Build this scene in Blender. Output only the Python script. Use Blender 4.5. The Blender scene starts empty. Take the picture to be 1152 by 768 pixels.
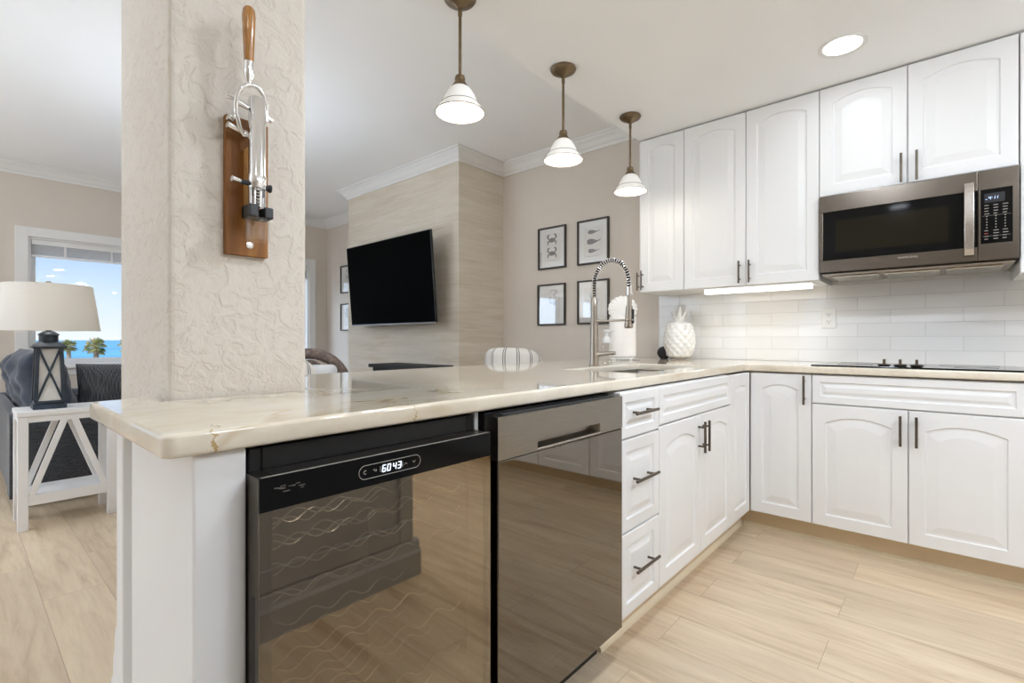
import bpy, bmesh, math, random
from mathutils import Vector, Matrix, noise
random.seed(7)
PI = math.pi
SC = bpy.context.scene
COL = SC.collection

# ------------------------------------------------------------------ camera
cam_d = bpy.data.cameras.new('camera'); cam = bpy.data.objects.new('camera', cam_d); COL.objects.link(cam)
cam.location = (0, 0, 1.06); cam.rotation_euler = (PI/2, 0, math.radians(41.37))
cam_d.sensor_width = 36; cam_d.lens = 36*554/1152; cam_d.shift_y = -2/1152; cam_d.clip_start = .02; cam_d.clip_end = 30000
SC.camera = cam
SC.view_settings.view_transform = 'Standard'; SC.view_settings.look = 'None'
SC.view_settings.gamma = 1; SC.view_settings.use_curve_mapping = False
SC.view_settings.exposure = 0.25
SC.cycles.max_bounces = 10; SC.cycles.diffuse_bounces = 6; SC.cycles.glossy_bounces = 5; SC.cycles.transparent_max_bounces = 12
SC.cycles.sample_clamp_indirect = 6; SC.cycles.caustics_reflective = False; SC.cycles.caustics_refractive = False

# ------------------------------------------------------------------ light levels
CAN_KITCHEN = 12.5     # recessed downlights of the kitchen, partly added, watts each
CAN_NEAR = 1.2           # the dimmer ones: the visible one and added unseen ones
ADDED_CAN_LIVING = 5      # unseen recessed downlights added to brighten the living room
ADDED_TORCH = 34            # uplighting floor lamps added to brighten the living room
ADDED_GLOBE = 27            # radiance of the opal ceiling globes added as kitchen fill
LAMPCOL = (.84, .95, 1.10)
FILLCOL = (.80, .93, 1.1)
PENDANT = 1.7
UNDERCAB = 0.75
SKY = 0.9
GLOW = 5

# ------------------------------------------------------------------ world: hazy sea-side sky, with an added bright zone out of view
W = bpy.data.worlds.new('sky'); SC.world = W; W.use_nodes = True
nt = W.node_tree; nt.nodes.clear(); N = nt.nodes.new; L = nt.links.new
out = N('ShaderNodeOutputWorld'); bg = N('ShaderNodeBackground'); bg.inputs['Strength'].default_value = SKY
tc = N('ShaderNodeTexCoord'); sep = N('ShaderNodeSeparateXYZ'); L(tc.outputs['Generated'], sep.inputs[0])
rmp = N('ShaderNodeValToRGB'); cr = rmp.color_ramp
cr.elements[0].position = 0.0; cr.elements[0].color = (.93, .96, 1, 1)
cr.elements[1].position = .07; cr.elements[1].color = (.72, .85, 1, 1)
for p, c in ((.16, (.40, .60, .98)), (.5, (.25, .45, .9)), (1, (.2, .38, .85))):
    e = cr.elements.new(p); e.color = (*c, 1)
L(sep.outputs['Z'], rmp.inputs[0])
nz = N('ShaderNodeTexNoise'); nz.inputs['Scale'].default_value = 3; nz.inputs['Detail'].default_value = 6
mp = N('ShaderNodeMapping'); mp.inputs['Scale'].default_value = (1, 1, 5); L(tc.outputs['Generated'], mp.inputs[0]); L(mp.outputs[0], nz.inputs[0])
cmap = N('ShaderNodeMapRange'); cmap.inputs[1].default_value = .5; cmap.inputs[2].default_value = .8; cmap.inputs[3].default_value = 0; cmap.inputs[4].default_value = .22
L(nz.outputs[0], cmap.inputs[0])
cl = N('ShaderNodeMixRGB'); cl.inputs[2].default_value = (.97, .98, 1, 1); L(cmap.outputs[0], cl.inputs[0]); L(rmp.outputs[0], cl.inputs[1])
dot = N('ShaderNodeVectorMath'); dot.operation = 'DOT_PRODUCT'; dot.inputs[1].default_value = Vector((-.45, -.8, .38)).normalized()
L(tc.outputs['Generated'], dot.inputs[0])
mx = N('ShaderNodeMath'); mx.operation = 'MAXIMUM'; mx.inputs[1].default_value = 0; L(dot.outputs['Value'], mx.inputs[0])
pw = N('ShaderNodeMath'); pw.operation = 'POWER'; pw.inputs[1].default_value = 8; L(mx.outputs[0], pw.inputs[0])
ml = N('ShaderNodeMath'); ml.operation = 'MULTIPLY'; ml.inputs[1].default_value = GLOW; L(pw.outputs[0], ml.inputs[0])
sc_ = N('ShaderNodeVectorMath'); sc_.operation = 'SCALE'; sc_.inputs[0].default_value = (.76, .90, 1.1); L(ml.outputs[0], sc_.inputs['Scale'])
ad = N('ShaderNodeVectorMath'); ad.operation = 'ADD'; L(cl.outputs[0], ad.inputs[0]); L(sc_.outputs[0], ad.inputs[1])
L(ad.outputs[0], bg.inputs['Color']); L(bg.outputs[0], out.inputs[0])
sun_d = bpy.data.lights.new('sun', 'SUN'); sun_d.energy = 2.2; sun_d.angle = .05; sun_d.color = (1, .95, .86)
sun = bpy.data.objects.new('sun', sun_d); COL.objects.link(sun); sun.rotation_euler = (math.radians(38), math.radians(30), 0)

# ------------------------------------------------------------------ materials
MATS = {}
def nodes(name):
    m = bpy.data.materials.new(name); m.use_nodes = True; MATS[name] = m
    t = m.node_tree; b = t.nodes['Principled BSDF']
    return m, t, b
def setp(b, col=None, rough=None, metal=None, **k):
    if col is not None: b.inputs['Base Color'].default_value = (*col, 1)
    if rough is not None: b.inputs['Roughness'].default_value = rough
    if metal is not None: b.inputs['Metallic'].default_value = metal
    for kk, v in k.items():
        n = {'spec': 'Specular IOR Level', 'coat': 'Coat Weight', 'trans': 'Transmission Weight', 'ior': 'IOR', 'em': 'Emission Color', 'ems': 'Emission Strength',
             'sheen': 'Sheen Weight', 'aniso': 'Anisotropic', 'sss': 'Subsurface Weight', 'coatr': 'Coat Roughness'}[kk]
        b.inputs[n].default_value = (*v, 1) if isinstance(v, tuple) else v
def coords(t, scale=(1, 1, 1), loc=(0, 0, 0), rot=(0, 0, 0), src='Object'):
    c = t.nodes.new('ShaderNodeTexCoord'); m = t.nodes.new('ShaderNodeMapping')
    m.inputs['Scale'].default_value = scale; m.inputs['Location'].default_value = loc; m.inputs['Rotation'].default_value = rot
    t.links.new(c.outputs[src], m.inputs[0]); return m.outputs[0]
def tnoise(t, vec, scale=5, detail=4, rough=.5, dist=0):
    n = t.nodes.new('ShaderNodeTexNoise'); n.inputs['Scale'].default_value = scale; n.inputs['Detail'].default_value = detail
    n.inputs['Roughness'].default_value = rough; n.inputs['Distortion'].default_value = dist
    if vec is not None: t.links.new(vec, n.inputs['Vector'])
    return n.outputs[0]
def ramp(t, fac, stops):
    r = t.nodes.new('ShaderNodeValToRGB'); e = r.color_ramp.elements
    while len(e) < len(stops): e.new(.5)
    for i, (p, c) in enumerate(stops): e[i].position = p; e[i].color = (*c, 1)
    t.links.new(fac, r.inputs[0]); return r.outputs[0]
def mix(t, fac, a, b, mode='MIX'):
    m = t.nodes.new('ShaderNodeMixRGB'); m.blend_type = mode
    for i, v in ((0, fac), (1, a), (2, b)):
        if hasattr(v, 'is_linked'): t.links.new(v, m.inputs[i])
        elif i == 0: m.inputs[0].default_value = v
        else: m.inputs[i].default_value = (*v, 1)
    return m.outputs[0]
def bump(t, b, h, dist=.002, strength=1.0):
    n = t.nodes.new('ShaderNodeBump'); n.inputs['Distance'].default_value = dist; n.inputs['Strength'].default_value = strength
    t.links.new(h, n.inputs['Height']); t.links.new(n.outputs[0], b.inputs['Normal'])
def plain(name, col, rough=.5, metal=0, var=.04, vs=6, bmp=0, bs=40, **k):
    """a painted / solid surface with a faint procedural unevenness"""
    m, t, b = nodes(name); setp(b, col, rough, metal, **k)
    v = coords(t); n = tnoise(t, v, vs, 3)
    lo = tuple(max(0, c*(1-var)) for c in col); hi = tuple(min(1, c*(1+var)) for c in col)
    t.links.new(ramp(t, n, [(.3, lo), (.7, hi)]), b.inputs['Base Color'])
    if bmp: bump(t, b, tnoise(t, v, bs, 4), bmp)
    return m
wall_m = plain('wall_paint', (.70, .63, .555), .75, 0, .02, 2, .0006, 120)
ceil_m = plain('ceiling_paint', (.93, .93, .93), .85, 0, .01, 2, .0008, 90)
trim_m = plain('trim_paint', (.82, .81, .79), .4, 0, .01)
cab_m = plain('cabinet_lacquer', (.80, .795, .785), .32, 0, .008, 3, spec=.3)
toe_m = plain('toe_board', (.66, .53, .36), .5, 0, .05)
shoe_m = plain('shoe_wood', (.76, .66, .48), .5, 0, .05)
bronze_m = plain('bronze_pull', (.13, .105, .08), .38, .85, .1, 30)
pend_m = plain('aged_brass', (.20, .145, .085), .38, .9, .15, 20)
steel_m = plain('brushed_nickel', (.42, .375, .32), .3, 1, .06, 40)
wire_m = plain('rack_wire', (.80, .78, .74), .38, .8, .05, 20)
chrome_m = plain('chrome', (.82, .82, .82), .1, 1, .02, 20)
blk_m = plain('black_plastic', (.006, .0055, .005), .45, 0, .2, 10)
rub_m = plain('matte_black', (.02, .02, .022), .7, 0, .2, 30)
black_gloss = plain('black_glass', (.006, .006, .006), .06, 0, .1, 5, spec=.13)
tvscreen = plain('tv_screen', (.0015, .0015, .0016), .6, 0, .1, 5, spec=.02)
white_m = plain('white_paint', (.82, .81, .80), .45, 0, .02, 8)
cer_m = plain('white_ceramic', (.86, .85, .82), .22, 0, .02, 8, coat=.4)
paper_m = plain('paper_towel', (.90, .87, .84), .9, 0, .01, 30, .0004, 200)
plast_m = plain('white_plastic', (.85, .84, .81), .35, 0, .01)
navy_m = plain('navy_cloth', (.022, .033, .056), .85, 0, .35, 9, .003, 18, sheen=.3)
palm_trunk = plain('palm_bark', (.30, .23, .16), .9, 0, .3, 3)
sand_m = plain('sand', (.75, .68, .55), .9, 0, .1, .05)
house_m = plain('outside_wall', (.7, .68, .64), .9, 0, .05)
rattan_m = plain('woven_rattan', (.17, .125, .105), .7, 0, .5, 45, .004, 90)
chairleg_m = plain('dark_wood', (.10, .07, .05), .45, 0, .2, 10)
cushion_m = plain('pale_cushion', (.72, .73, .74), .9, 0, .05, 10)
lantern_m = plain('lantern_paint', (.030, .042, .060), .4, .2, .3, 20)
frosted_m = plain('frosted_panel', (.72, .70, .66), .6, 0, .05, 6)
basin_m = plain('sink_steel', (.36, .33, .28), .34, 1, .05, 30)
frame_m = plain('frame_wood', (.035, .027, .02), .4, 0, .2, 20)

m, t, b = nodes('oak_plank_floor'); setp(b, (.6, .5, .4), .34)
v = coords(t, (1, 1, 1), (.31, -.04, 0))
br = t.nodes.new('ShaderNodeTexBrick'); t.links.new(v, br.inputs[0]); br.offset = .37; br.offset_frequency = 2; br.squash = 1
for k, x in (('Scale', 1), ('Mortar Size', .0010), ('Mortar Smooth', .2), ('Bias', 0), ('Brick Width', 1.22), ('Row Height', .2)): br.inputs[k].default_value = x
br.inputs['Color1'].default_value = (.0, .0, .0, 1); br.inputs['Color2'].default_value = (1, 1, 1, 1); br.inputs['Mortar'].default_value = (.5, .5, .5, 1)
addv = t.nodes.new('ShaderNodeVectorMath'); addv.operation = 'ADD'; sclv = t.nodes.new('ShaderNodeVectorMath'); sclv.operation = 'SCALE'; sclv.inputs['Scale'].default_value = 7.0
t.links.new(br.outputs['Color'], sclv.inputs[0]); t.links.new(coords(t, (.75, 6.5, 1)), addv.inputs[0]); t.links.new(sclv.outputs[0], addv.inputs[1])
g1 = tnoise(t, addv.outputs[0], 1.6, 6, .6, .8); g2 = tnoise(t, addv.outputs[0], 7, 5, .6, .2)
c1 = ramp(t, g1, [(.28, (.43, .305, .185)), (.42, (.61, .47, .32)), (.6, (.695, .56, .39)), (.78, (.76, .64, .475))])
c2 = mix(t, .28, c1, ramp(t, g2, [(.3, (.52, .40, .27)), (.55, (.76, .64, .49))]))
stk = ramp(t, tnoise(t, addv.outputs[0], .9, 7, .7, 1.6), [(.36, (.52, .42, .31)), (.46, (.90, .87, .83)), (.56, (1, 1, 1))]); c2 = mix(t, .5, c2, stk, 'MULTIPLY')
tone = ramp(t, br.outputs['Color'], [(0, (.92, .91, .90)), (1, (1.03, 1.02, 1.0))])
c3 = mix(t, 1, c2, tone, 'MULTIPLY'); c4 = mix(t, br.outputs['Fac'], c3, (.36, .26, .16))
t.links.new(c4, b.inputs['Base Color']); bump(t, b, g2, .0008, .4)
floor_m = m

m, t, b = nodes('cream_quartzite'); setp(b, (.7, .6, .5), .06, 0, coat=.3, coatr=.03)
v = coords(t, (1, .55, 1), rot=(0, 0, .5))
n1 = tnoise(t, v, 2.2, 8, .6, 1.2); n2 = tnoise(t, v, 9, 8, .65, .6)
base = ramp(t, n1, [(.3, (.60, .50, .36)), (.5, (.72, .645, .52)), (.7, (.79, .73, .62))])
base = mix(t, .35, base, ramp(t, n2, [(.35, (.56, .47, .34)), (.6, (.79, .725, .61))]))
vn = tnoise(t, coords(t, (1.0, .5, 1.0), (3.3, 1.7, 0), (0, 0, .9)), 1.3, 4, .5, 2.2)
vein = ramp(t, vn, [(.485, (0, 0, 0)), (.5, (1, 1, 1)), (.515, (0, 0, 0))])
fade = ramp(t, tnoise(t, coords(t, loc=(5, 2, 1)), 2.5, 2), [(.52, (0, 0, 0)), (.66, (1, 1, 1))])
vm = mix(t, 1, vein, fade, 'MULTIPLY')
so = t.nodes.new('ShaderNodeSeparateXYZ'); t.links.new(coords(t), so.inputs[0])
wob = tnoise(t, coords(t), 22, 4, .6, .5); crk = None
def M(op, a, b_=None):
    m_ = t.nodes.new('ShaderNodeMath'); m_.operation = op
    for i_, v_ in ((0, a), (1, b_)):
        if v_ is None: continue
        if hasattr(v_, 'is_linked'): t.links.new(v_, m_.inputs[i_])
        else: m_.inputs[i_].default_value = v_
    return m_.outputs[0]
for Y_, sl_, wd_ in ((.262, .35, .0014), (.637, -.2, .0011)):
    dd = M('ABSOLUTE', M('ADD', M('SUBTRACT', so.outputs[1], Y_), M('ADD', M('MULTIPLY', M('SUBTRACT', wob, .5), .075), M('MULTIPLY', M('ADD', so.outputs[0], .83), sl_))))
    f_ = M('MULTIPLY', M('LESS_THAN', dd, wd_), M('GREATER_THAN', so.outputs[0], -.885)); crk = f_ if crk is None else M('MAXIMUM', crk, f_)
t.links.new(mix(t, M('MULTIPLY', crk, .8), mix(t, vm, base, (.44, .29, .10)), (.40, .24, .06)), b.inputs['Base Color'])
stone_m = m

m, t, b = nodes('vein_cut_travertine'); setp(b, (.6, .55, .5), .55)
v = coords(t, (1, 1, 11)); n1 = tnoise(t, v, 1.5, 7, .6, .5); n2 = tnoise(t, coords(t, (1, 1, 22), (4, 2, 1)), 3, 6, .6, .3)
c = ramp(t, n1, [(.25, (.52, .43, .31)), (.45, (.66, .585, .475)), (.6, (.71, .645, .55)), (.8, (.76, .71, .63))])
c = mix(t, .35, c, ramp(t, n2, [(.3, (.57, .48, .35)), (.65, (.74, .68, .585))]))
cs = coords(t, (1, 1, 1)); sx = t.nodes.new('ShaderNodeSeparateXYZ'); t.links.new(cs, sx.inputs[0]); cb = t.nodes.new('ShaderNodeCombineXYZ')
am = t.nodes.new('ShaderNodeMath'); t.links.new(sx.outputs[0], am.inputs[0]); t.links.new(sx.outputs[1], am.inputs[1])
t.links.new(am.outputs[0], cb.inputs[0]); t.links.new(sx.outputs[2], cb.inputs[1])
br = t.nodes.new('ShaderNodeTexBrick'); t.links.new(cb.outputs[0], br.inputs[0])
for k, x in (('Scale', 1), ('Mortar Size', .0012), ('Brick Width', .61), ('Row Height', .305)): br.inputs[k].default_value = x
t.links.new(mix(t, br.outputs['Fac'], c, (.56, .51, .44)), b.inputs['Base Color'])
trav_m = m

m, t, b = nodes('stucco'); setp(b, (.66, .585, .49), .85)
v = coords(t); n1 = tnoise(t, v, 24, 5, .55, 1.0); n2 = tnoise(t, coords(t, (1, 1, .6), (2, 1, 0)), 58, 4, .5, .6)
h = mix(t, .45, ramp(t, n1, [(.40, (0, 0, 0)), (.50, (.8, .8, .8)), (.62, (1, 1, 1))]), n2)
bump(t, b, h, .0038, .85)
t.links.new(mix(t, .3, (.63, .575, .50), ramp(t, n1, [(.35, (.57, .515, .44)), (.6, (.66, .61, .54))])), b.inputs['Base Color'])
stucco_m = m

m, t, b = nodes('white_subway_tile'); setp(b, (.85, .84, .82), .12, 0, coat=.3)
cs = coords(t); sx = t.nodes.new('ShaderNodeSeparateXYZ'); t.links.new(cs, sx.inputs[0]); cb = t.nodes.new('ShaderNodeCombineXYZ')
a1 = t.nodes.new('ShaderNodeMath'); a1.inputs[1].default_value = .3897+3.07+.1535; t.links.new(sx.outputs[0], a1.inputs[0]); t.links.new(a1.outputs[0], cb.inputs[0])
a2 = t.nodes.new('ShaderNodeMath'); a2.inputs[1].default_value = -.923+.0775*2; t.links.new(sx.outputs[2], a2.inputs[0]); t.links.new(a2.outputs[0], cb.inputs[1])
br = t.nodes.new('ShaderNodeTexBrick'); t.links.new(cb.outputs[0], br.inputs[0]); br.offset = .5
for k, x in (('Scale', 1), ('Mortar Size', .0014), ('Mortar Smooth', .3), ('Brick Width', .307), ('Row Height', .0775)): br.inputs[k].default_value = x
br.inputs['Color1'].default_value = (.80, .79, .77, 1); br.inputs['Color2'].default_value = (.86, .85, .835, 1); br.inputs['Mortar'].default_value = (.66, .65, .63, 1)
t.links.new(br.outputs['Color'], b.inputs['Base Color'])
inv = t.nodes.new('ShaderNodeMath'); inv.operation = 'SUBTRACT'; inv.inputs[0].default_value = 1; t.links.new(br.outputs['Fac'], inv.inputs[1])
hh = mix(t, .12, inv.outputs[0], tnoise(t, coords(t, (3, 3, 14)), 4, 3)); bump(t, b, hh, .0012, .6)
tile_m = m

def brushed(name, col, rough, axis_scale, var=.1):
    m, t, b = nodes(name); setp(b, col, rough, 1)
    n = tnoise(t, coords(t, axis_scale), 6, 3)
    t.links.new(ramp(t, n, [(.3, tuple(c*(1-var) for c in col)), (.7, tuple(min(1, c*(1+var)) for c in col))]), b.inputs['Base Color'])
    return m
bss_m = brushed('black_stainless', (.20, .18, .155), .035, (1, 1, 60), .04)
bss2_m = brushed('black_stainless_satin', (.27, .245, .21), .30, (2, 2, 80))
mw_m = brushed('microwave_steel', (.165, .14, .115), .24, (2, 2, 90))
mwh_m = brushed('handle_steel', (.62, .59, .55), .22, (60, 60, 2))
cooler_side = brushed('cooler_frame', (.11, .09, .07), .3, (50, 50, 2))

m, t, b = nodes('walnut'); setp(b, (.3, .15, .06), .5, 0, spec=.25)
n = tnoise(t, coords(t, (30, 30, 2.5)), 1.2, 5, .6, .6)
t.links.new(ramp(t, n, [(.3, (.15, .055, .012)), (.55, (.27, .11, .025)), (.75, (.36, .17, .045))]), b.inputs['Base Color']); walnut_m = m
m, t, b = nodes('grip_wood'); setp(b, (.4, .19, .05), .22, 0, coat=.6)
n = tnoise(t, coords(t, (40, 40, 4)), 1.2, 5, .6, .4)
t.links.new(ramp(t, n, [(.3, (.30, .125, .022)), (.7, (.48, .225, .05))]), b.inputs['Base Color']); grip_m = m

m, t, b = nodes('charcoal_tweed'); setp(b, (.05, .055, .06), .95, 0, sheen=.3)
n = tnoise(t, coords(t, (1, 1, 1)), 160, 2); n2 = tnoise(t, coords(t, (8, 8, 80)), 3, 3)
t.links.new(mix(t, .5, ramp(t, n, [(.35, (.018, .020, .026)), (.65, (.10, .105, .115))]), ramp(t, n2, [(.35, (.02, .023, .03)), (.65, (.085, .09, .10))])), b.inputs['Base Color'])
bump(t, b, n, .001); tweed_m = m

m, t, b = nodes('dotted_pillow'); setp(b, (.1, .1, .1), .9)
ck = t.nodes.new('ShaderNodeTexChecker'); ck.inputs['Scale'].default_value = 95; t.links.new(coords(t, rot=(PI/4, 0, 0)), ck.inputs['Vector'])
ck.inputs['Color1'].default_value = (.04, .045, .055, 1); ck.inputs['Color2'].default_value = (.15, .15, .155, 1)
t.links.new(ck.outputs[0], b.inputs['Base Color']); dot_m = m

m, t, b = nodes('ticking_stripe'); setp(b, (.8, .78, .74), .9, 0, sheen=.2)
sx = t.nodes.new('ShaderNodeSeparateXYZ'); t.links.new(coords(t), sx.inputs[0])
at = t.nodes.new('ShaderNodeMath'); at.operation = 'ARCTAN2'; t.links.new(sx.outputs[0], at.inputs[0]); t.links.new(sx.outputs[1], at.inputs[1])
fr = t.nodes.new('ShaderNodeMath'); fr.operation = 'PINGPONG'; fr.inputs[1].default_value = .24; t.links.new(at.outputs[0], fr.inputs[0])
st = ramp(t, fr.outputs[0], [(0, (0, 0, 0)), (.018, (0, 0, 0)), (.024, (1, 1, 1)), (.048, (1, 1, 1)), (.054, (0, 0, 0))])
t.links.new(mix(t, st, (.76, .73, .68), (.10, .085, .08)), b.inputs['Base Color']); tick_m = m

m, t, b = nodes('linen_shade'); setp(b, (.84, .82, .78), .9)
n = tnoise(t, coords(t, (1, 1, 120)), 4, 3)
t.links.new(ramp(t, n, [(.3, (.88, .87, .85)), (.7, (.92, .91, .89))]), b.inputs['Base Color'])
tl = t.nodes.new('ShaderNodeBsdfTranslucent'); tl.inputs[0].default_value = (.8, .74, .62, 1); ms = t.nodes.new('ShaderNodeMixShader'); ms.inputs[0].default_value = .35
o = t.nodes['Material Output']; t.links.new(b.outputs[0], ms.inputs[1]); t.links.new(tl.outputs[0], ms.inputs[2]); t.links.new(ms.outputs[0], o.inputs[0]); shade_m = m

def glassy(name, gloss_col, gloss_rough, trans_col, fac):
    m, t, b = nodes(name); t.nodes.remove(b)
    g = t.nodes.new('ShaderNodeBsdfGlossy'); g.inputs['Color'].default_value = (*gloss_col, 1); g.inputs['Roughness'].default_value = gloss_rough
    tr = t.nodes.new('ShaderNodeBsdfTransparent'); tr.inputs[0].default_value = (*trans_col, 1)
    n = tnoise(t, coords(t), 2, 2); mr = t.nodes.new('ShaderNodeMapRange'); mr.inputs[3].default_value = fac*.97; mr.inputs[4].default_value = fac*1.03; t.links.new(n, mr.inputs[0])
    ms = t.nodes.new('ShaderNodeMixShader'); t.links.new(mr.outputs[0], ms.inputs[0]); t.links.new(tr.outputs[0], ms.inputs[1]); t.links.new(g.outputs[0], ms.inputs[2])
    t.links.new(ms.outputs[0], t.nodes['Material Output'].inputs[0]); return m
pane_m = glassy('window_glass', (1, 1, 1), .01, (.97, .99, 1), .008)
picglass_m = glassy('picture_glass', (1, 1, 1), .02, (1, 1, 1), .09)
cooler_glass = glassy('smoked_mirror_glass', (.80, .71, .58), .025, (.58, .53, .46), .36)
clear_m = glassy('clear_plastic', (1, 1, 1), .05, (.97, .97, .96), .05)
mwglass_m = glassy('microwave_glass', (1, .95, .88), .04, (.10, .09, .07), .10)

def emit(name, col, strength, diff=(.9, .88, .84)):
    m, t, b = nodes(name); setp(b, diff, .35, em=col, ems=strength)
    n = tnoise(t, coords(t), 8, 2); t.links.new(ramp(t, n, [(.3, tuple(c*.98 for c in col)), (.7, col)]), b.inputs['Emission Color']); return m
opal_m = emit('lit_opal_glass', (1, .93, .82), .10)
bulb_m = emit('lit_bulb', (1, .93, .82), 1.3)
lens_m = emit('lit_downlight', (1, .95, .87), 6)
bar_m = emit('lit_light_bar', (1, .97, .92), 2.2)
led_m = emit('lit_white_led', (.80, .88, 1), 1.3, (.1, .1, .1))
blue_m = emit('lit_blue_led', (.45, .6, 1), 1.6, (.05, .05, .1))
ink_m = plain('panel_marking', (.36, .33, .29), .5)
red_m = plain('red_marking', (.45, .06, .04), .5)
scuff_m = plain('scuffed_print', (.13, .12, .105), .6)
matb_m = plain('mat_paper', (.80, .78, .74), .85, 0, .02, 4)
print_m = plain('print_paper', (.745, .72, .67), .85, 0, .02, 4)
engr_m = plain('engraving_ink', (.10, .09, .085), .9, 0, .6, 120)
engr2_m = plain('pale_engraving_ink', (.45, .43, .40), .9, 0, .3, 120)

m, t, b = nodes('palm_leaf'); setp(b, (.25, .3, .1), .6)
n = tnoise(t, coords(t), 1.2, 3)
t.links.new(ramp(t, n, [(.35, (.16, .20, .06)), (.5, (.34, .34, .12)), (.65, (.62, .52, .27))]), b.inputs['Base Color']); leaf_m = m
m, t, b = nodes('sea_water'); setp(b, (.07, .36, .55), .35, spec=.25)
n = tnoise(t, coords(t, (.002, .0006, 1)), 3, 5)
t.links.new(ramp(t, n, [(.35, (.05, .30, .50)), (.6, (.11, .46, .62))]), b.inputs['Base Color']); sea_m = m

# ------------------------------------------------------------------ mesh helpers
class MB:
    def __init__(s): s.v = []; s.f = []
    def box(s, x0, x1, y0, y1, z0, z1):
        i = len(s.v); s.v += [(x0, y0, z0), (x1, y0, z0), (x1, y1, z0), (x0, y1, z0), (x0, y0, z1), (x1, y0, z1), (x1, y1, z1), (x0, y1, z1)]
        s.f += [tuple(i+k for k in q) for q in ((0, 3, 2, 1), (4, 5, 6, 7), (0, 1, 5, 4), (1, 2, 6, 5), (2, 3, 7, 6), (3, 0, 4, 7))]; return s
    def loops(s, LL, cap0=True, cap1=True, close=True):
        i = len(s.v); n = len(LL[0])
        for l in LL: s.v += [tuple(p) for p in l]
        for a in range(len(LL)-1):
            for k in range(n if close else n-1):
                p = i+a*n+k; q = i+a*n+(k+1) % n; s.f.append((p, q, q+n, p+n))
        if cap0: s.f.append(tuple(i+k for k in reversed(range(n))))
        if cap1: s.f.append(tuple(i+(len(LL)-1)*n+k for k in range(n)))
        return s
    def cyl(s, a, b, r0, r1=None, n=16):
        return s.tube([a, b], [r0, r0 if r1 is None else r1], n)
    def tube(s, pts, r, n=10, closed=False):
        pts = [Vector(p) for p in pts]; m = len(pts)
        rr = r if isinstance(r, (list, tuple)) else [r]*m
        tan = []
        for i in range(m):
            if closed: d = pts[(i+1) % m]-pts[i-1]
            else: d = pts[min(i+1, m-1)]-pts[max(i-1, 0)]
            tan.append(d.normalized())
        u = tan[0].orthogonal().normalized(); LL = []
        for i in range(m):
            u = (u-tan[i]*u.dot(tan[i])); u = u.normalized() if u.length > 1e-6 else tan[i].orthogonal().normalized()
            w = tan[i].cross(u)
            LL.append([pts[i]+(u*math.cos(2*PI*k/n)+w*math.sin(2*PI*k/n))*rr[i] for k in range(n)])
        if closed: LL.append(LL[0])
        return s.loops(LL, not closed, not closed)
    def lathe(s, prof, c=(0, 0, 0), n=32, cap0=True, cap1=True):
        return s.loops([[(c[0]+r*math.cos(2*PI*k/n), c[1]+r*math.sin(2*PI*k/n), c[2]+z) for k in range(n)] for r, z in prof], cap0, cap1)
    def prism(s, poly, a, b, plane='xz'):
        """poly in a plane, extruded along the third axis from a to b"""
        f = {'xz': lambda p, d: (p[0], d, p[1]), 'xy': lambda p, d: (p[0], p[1], d), 'yz': lambda p, d: (d, p[0], p[1])}[plane]
        return s.loops([[f(p, a) for p in poly], [f(p, b) for p in poly]])
    def bar(s, a, b, w, d, up=(0, 0, 1)):
        """rectangular bar from a to b, w across, d deep"""
        a = Vector(a); b = Vector(b); tt = (b-a).normalized(); x = tt.cross(Vector(up)); x = x.normalized() if x.length > 1e-5 else Vector((1, 0, 0)); y = x.cross(tt)
        q = [(-w/2, -d/2), (w/2, -d/2), (w/2, d/2), (-w/2, d/2)]
        return s.loops([[p+x*i+y*j for i, j in q] for p in (a, b)])
    def mesh(s, name):
        me = bpy.data.meshes.new(name); me.from_pydata(s.v, [], s.f); me.validate()
        bm = bmesh.new(); bm.from_mesh(me); bmesh.ops.recalc_face_normals(bm, faces=bm.faces); bm.to_mesh(me); bm.free(); return me
    def build(s, name, mat, parent=None, bevel=0, seg=2, smooth=False, subd=0, label=None, loc=None):
        o = bpy.data.objects.new(name, s.mesh(name)); COL.objects.link(o); o.data.materials.append(mat)
        if parent: o.parent = parent
        if loc: o.location = loc
        if bevel:
            m = o.modifiers.new('bevel', 'BEVEL'); m.width = bevel; m.segments = seg; m.limit_method = 'ANGLE'; m.angle_limit = math.radians(40)
        if subd:
            m = o.modifiers.new('subd', 'SUBSURF'); m.levels = subd; m.render_levels = subd
        if smooth or subd:
            for p in o.data.polygons: p.use_smooth = True
            if smooth != 'all' and not subd:
                try: o.data.set_sharp_from_angle(angle=math.radians(38))
                except Exception: pass
        if label: o['label'] = label
        return o
def tag(o, label, cat, group=None, kind=None):
    o['label'] = label; o['category'] = cat
    if group: o['group'] = group
    if kind: o['kind'] = kind
    return o
def thing(name, label, cat, loc=(0, 0, 0), rz=0, group=None):
    o = bpy.data.objects.new(name, None); COL.objects.link(o); o.location = loc; o.rotation_euler = (0, 0, rz); o.empty_display_size = .1
    return tag(o, label, cat, group)
def struct(name, mb, mat, **k):
    o = mb.build(name, mat, **k); o['kind'] = 'structure'; return o
def dup(root, loc, rz, label):
    def cp(o, par):
        c = o.copy(); COL.objects.link(c)
        if par: c.parent = par
        for ch in list(o.children): cp(ch, c)
        return c
    r = cp(root, None); r.location = loc; r.rotation_euler = (0, 0, rz); r['label'] = label; return r
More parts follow.
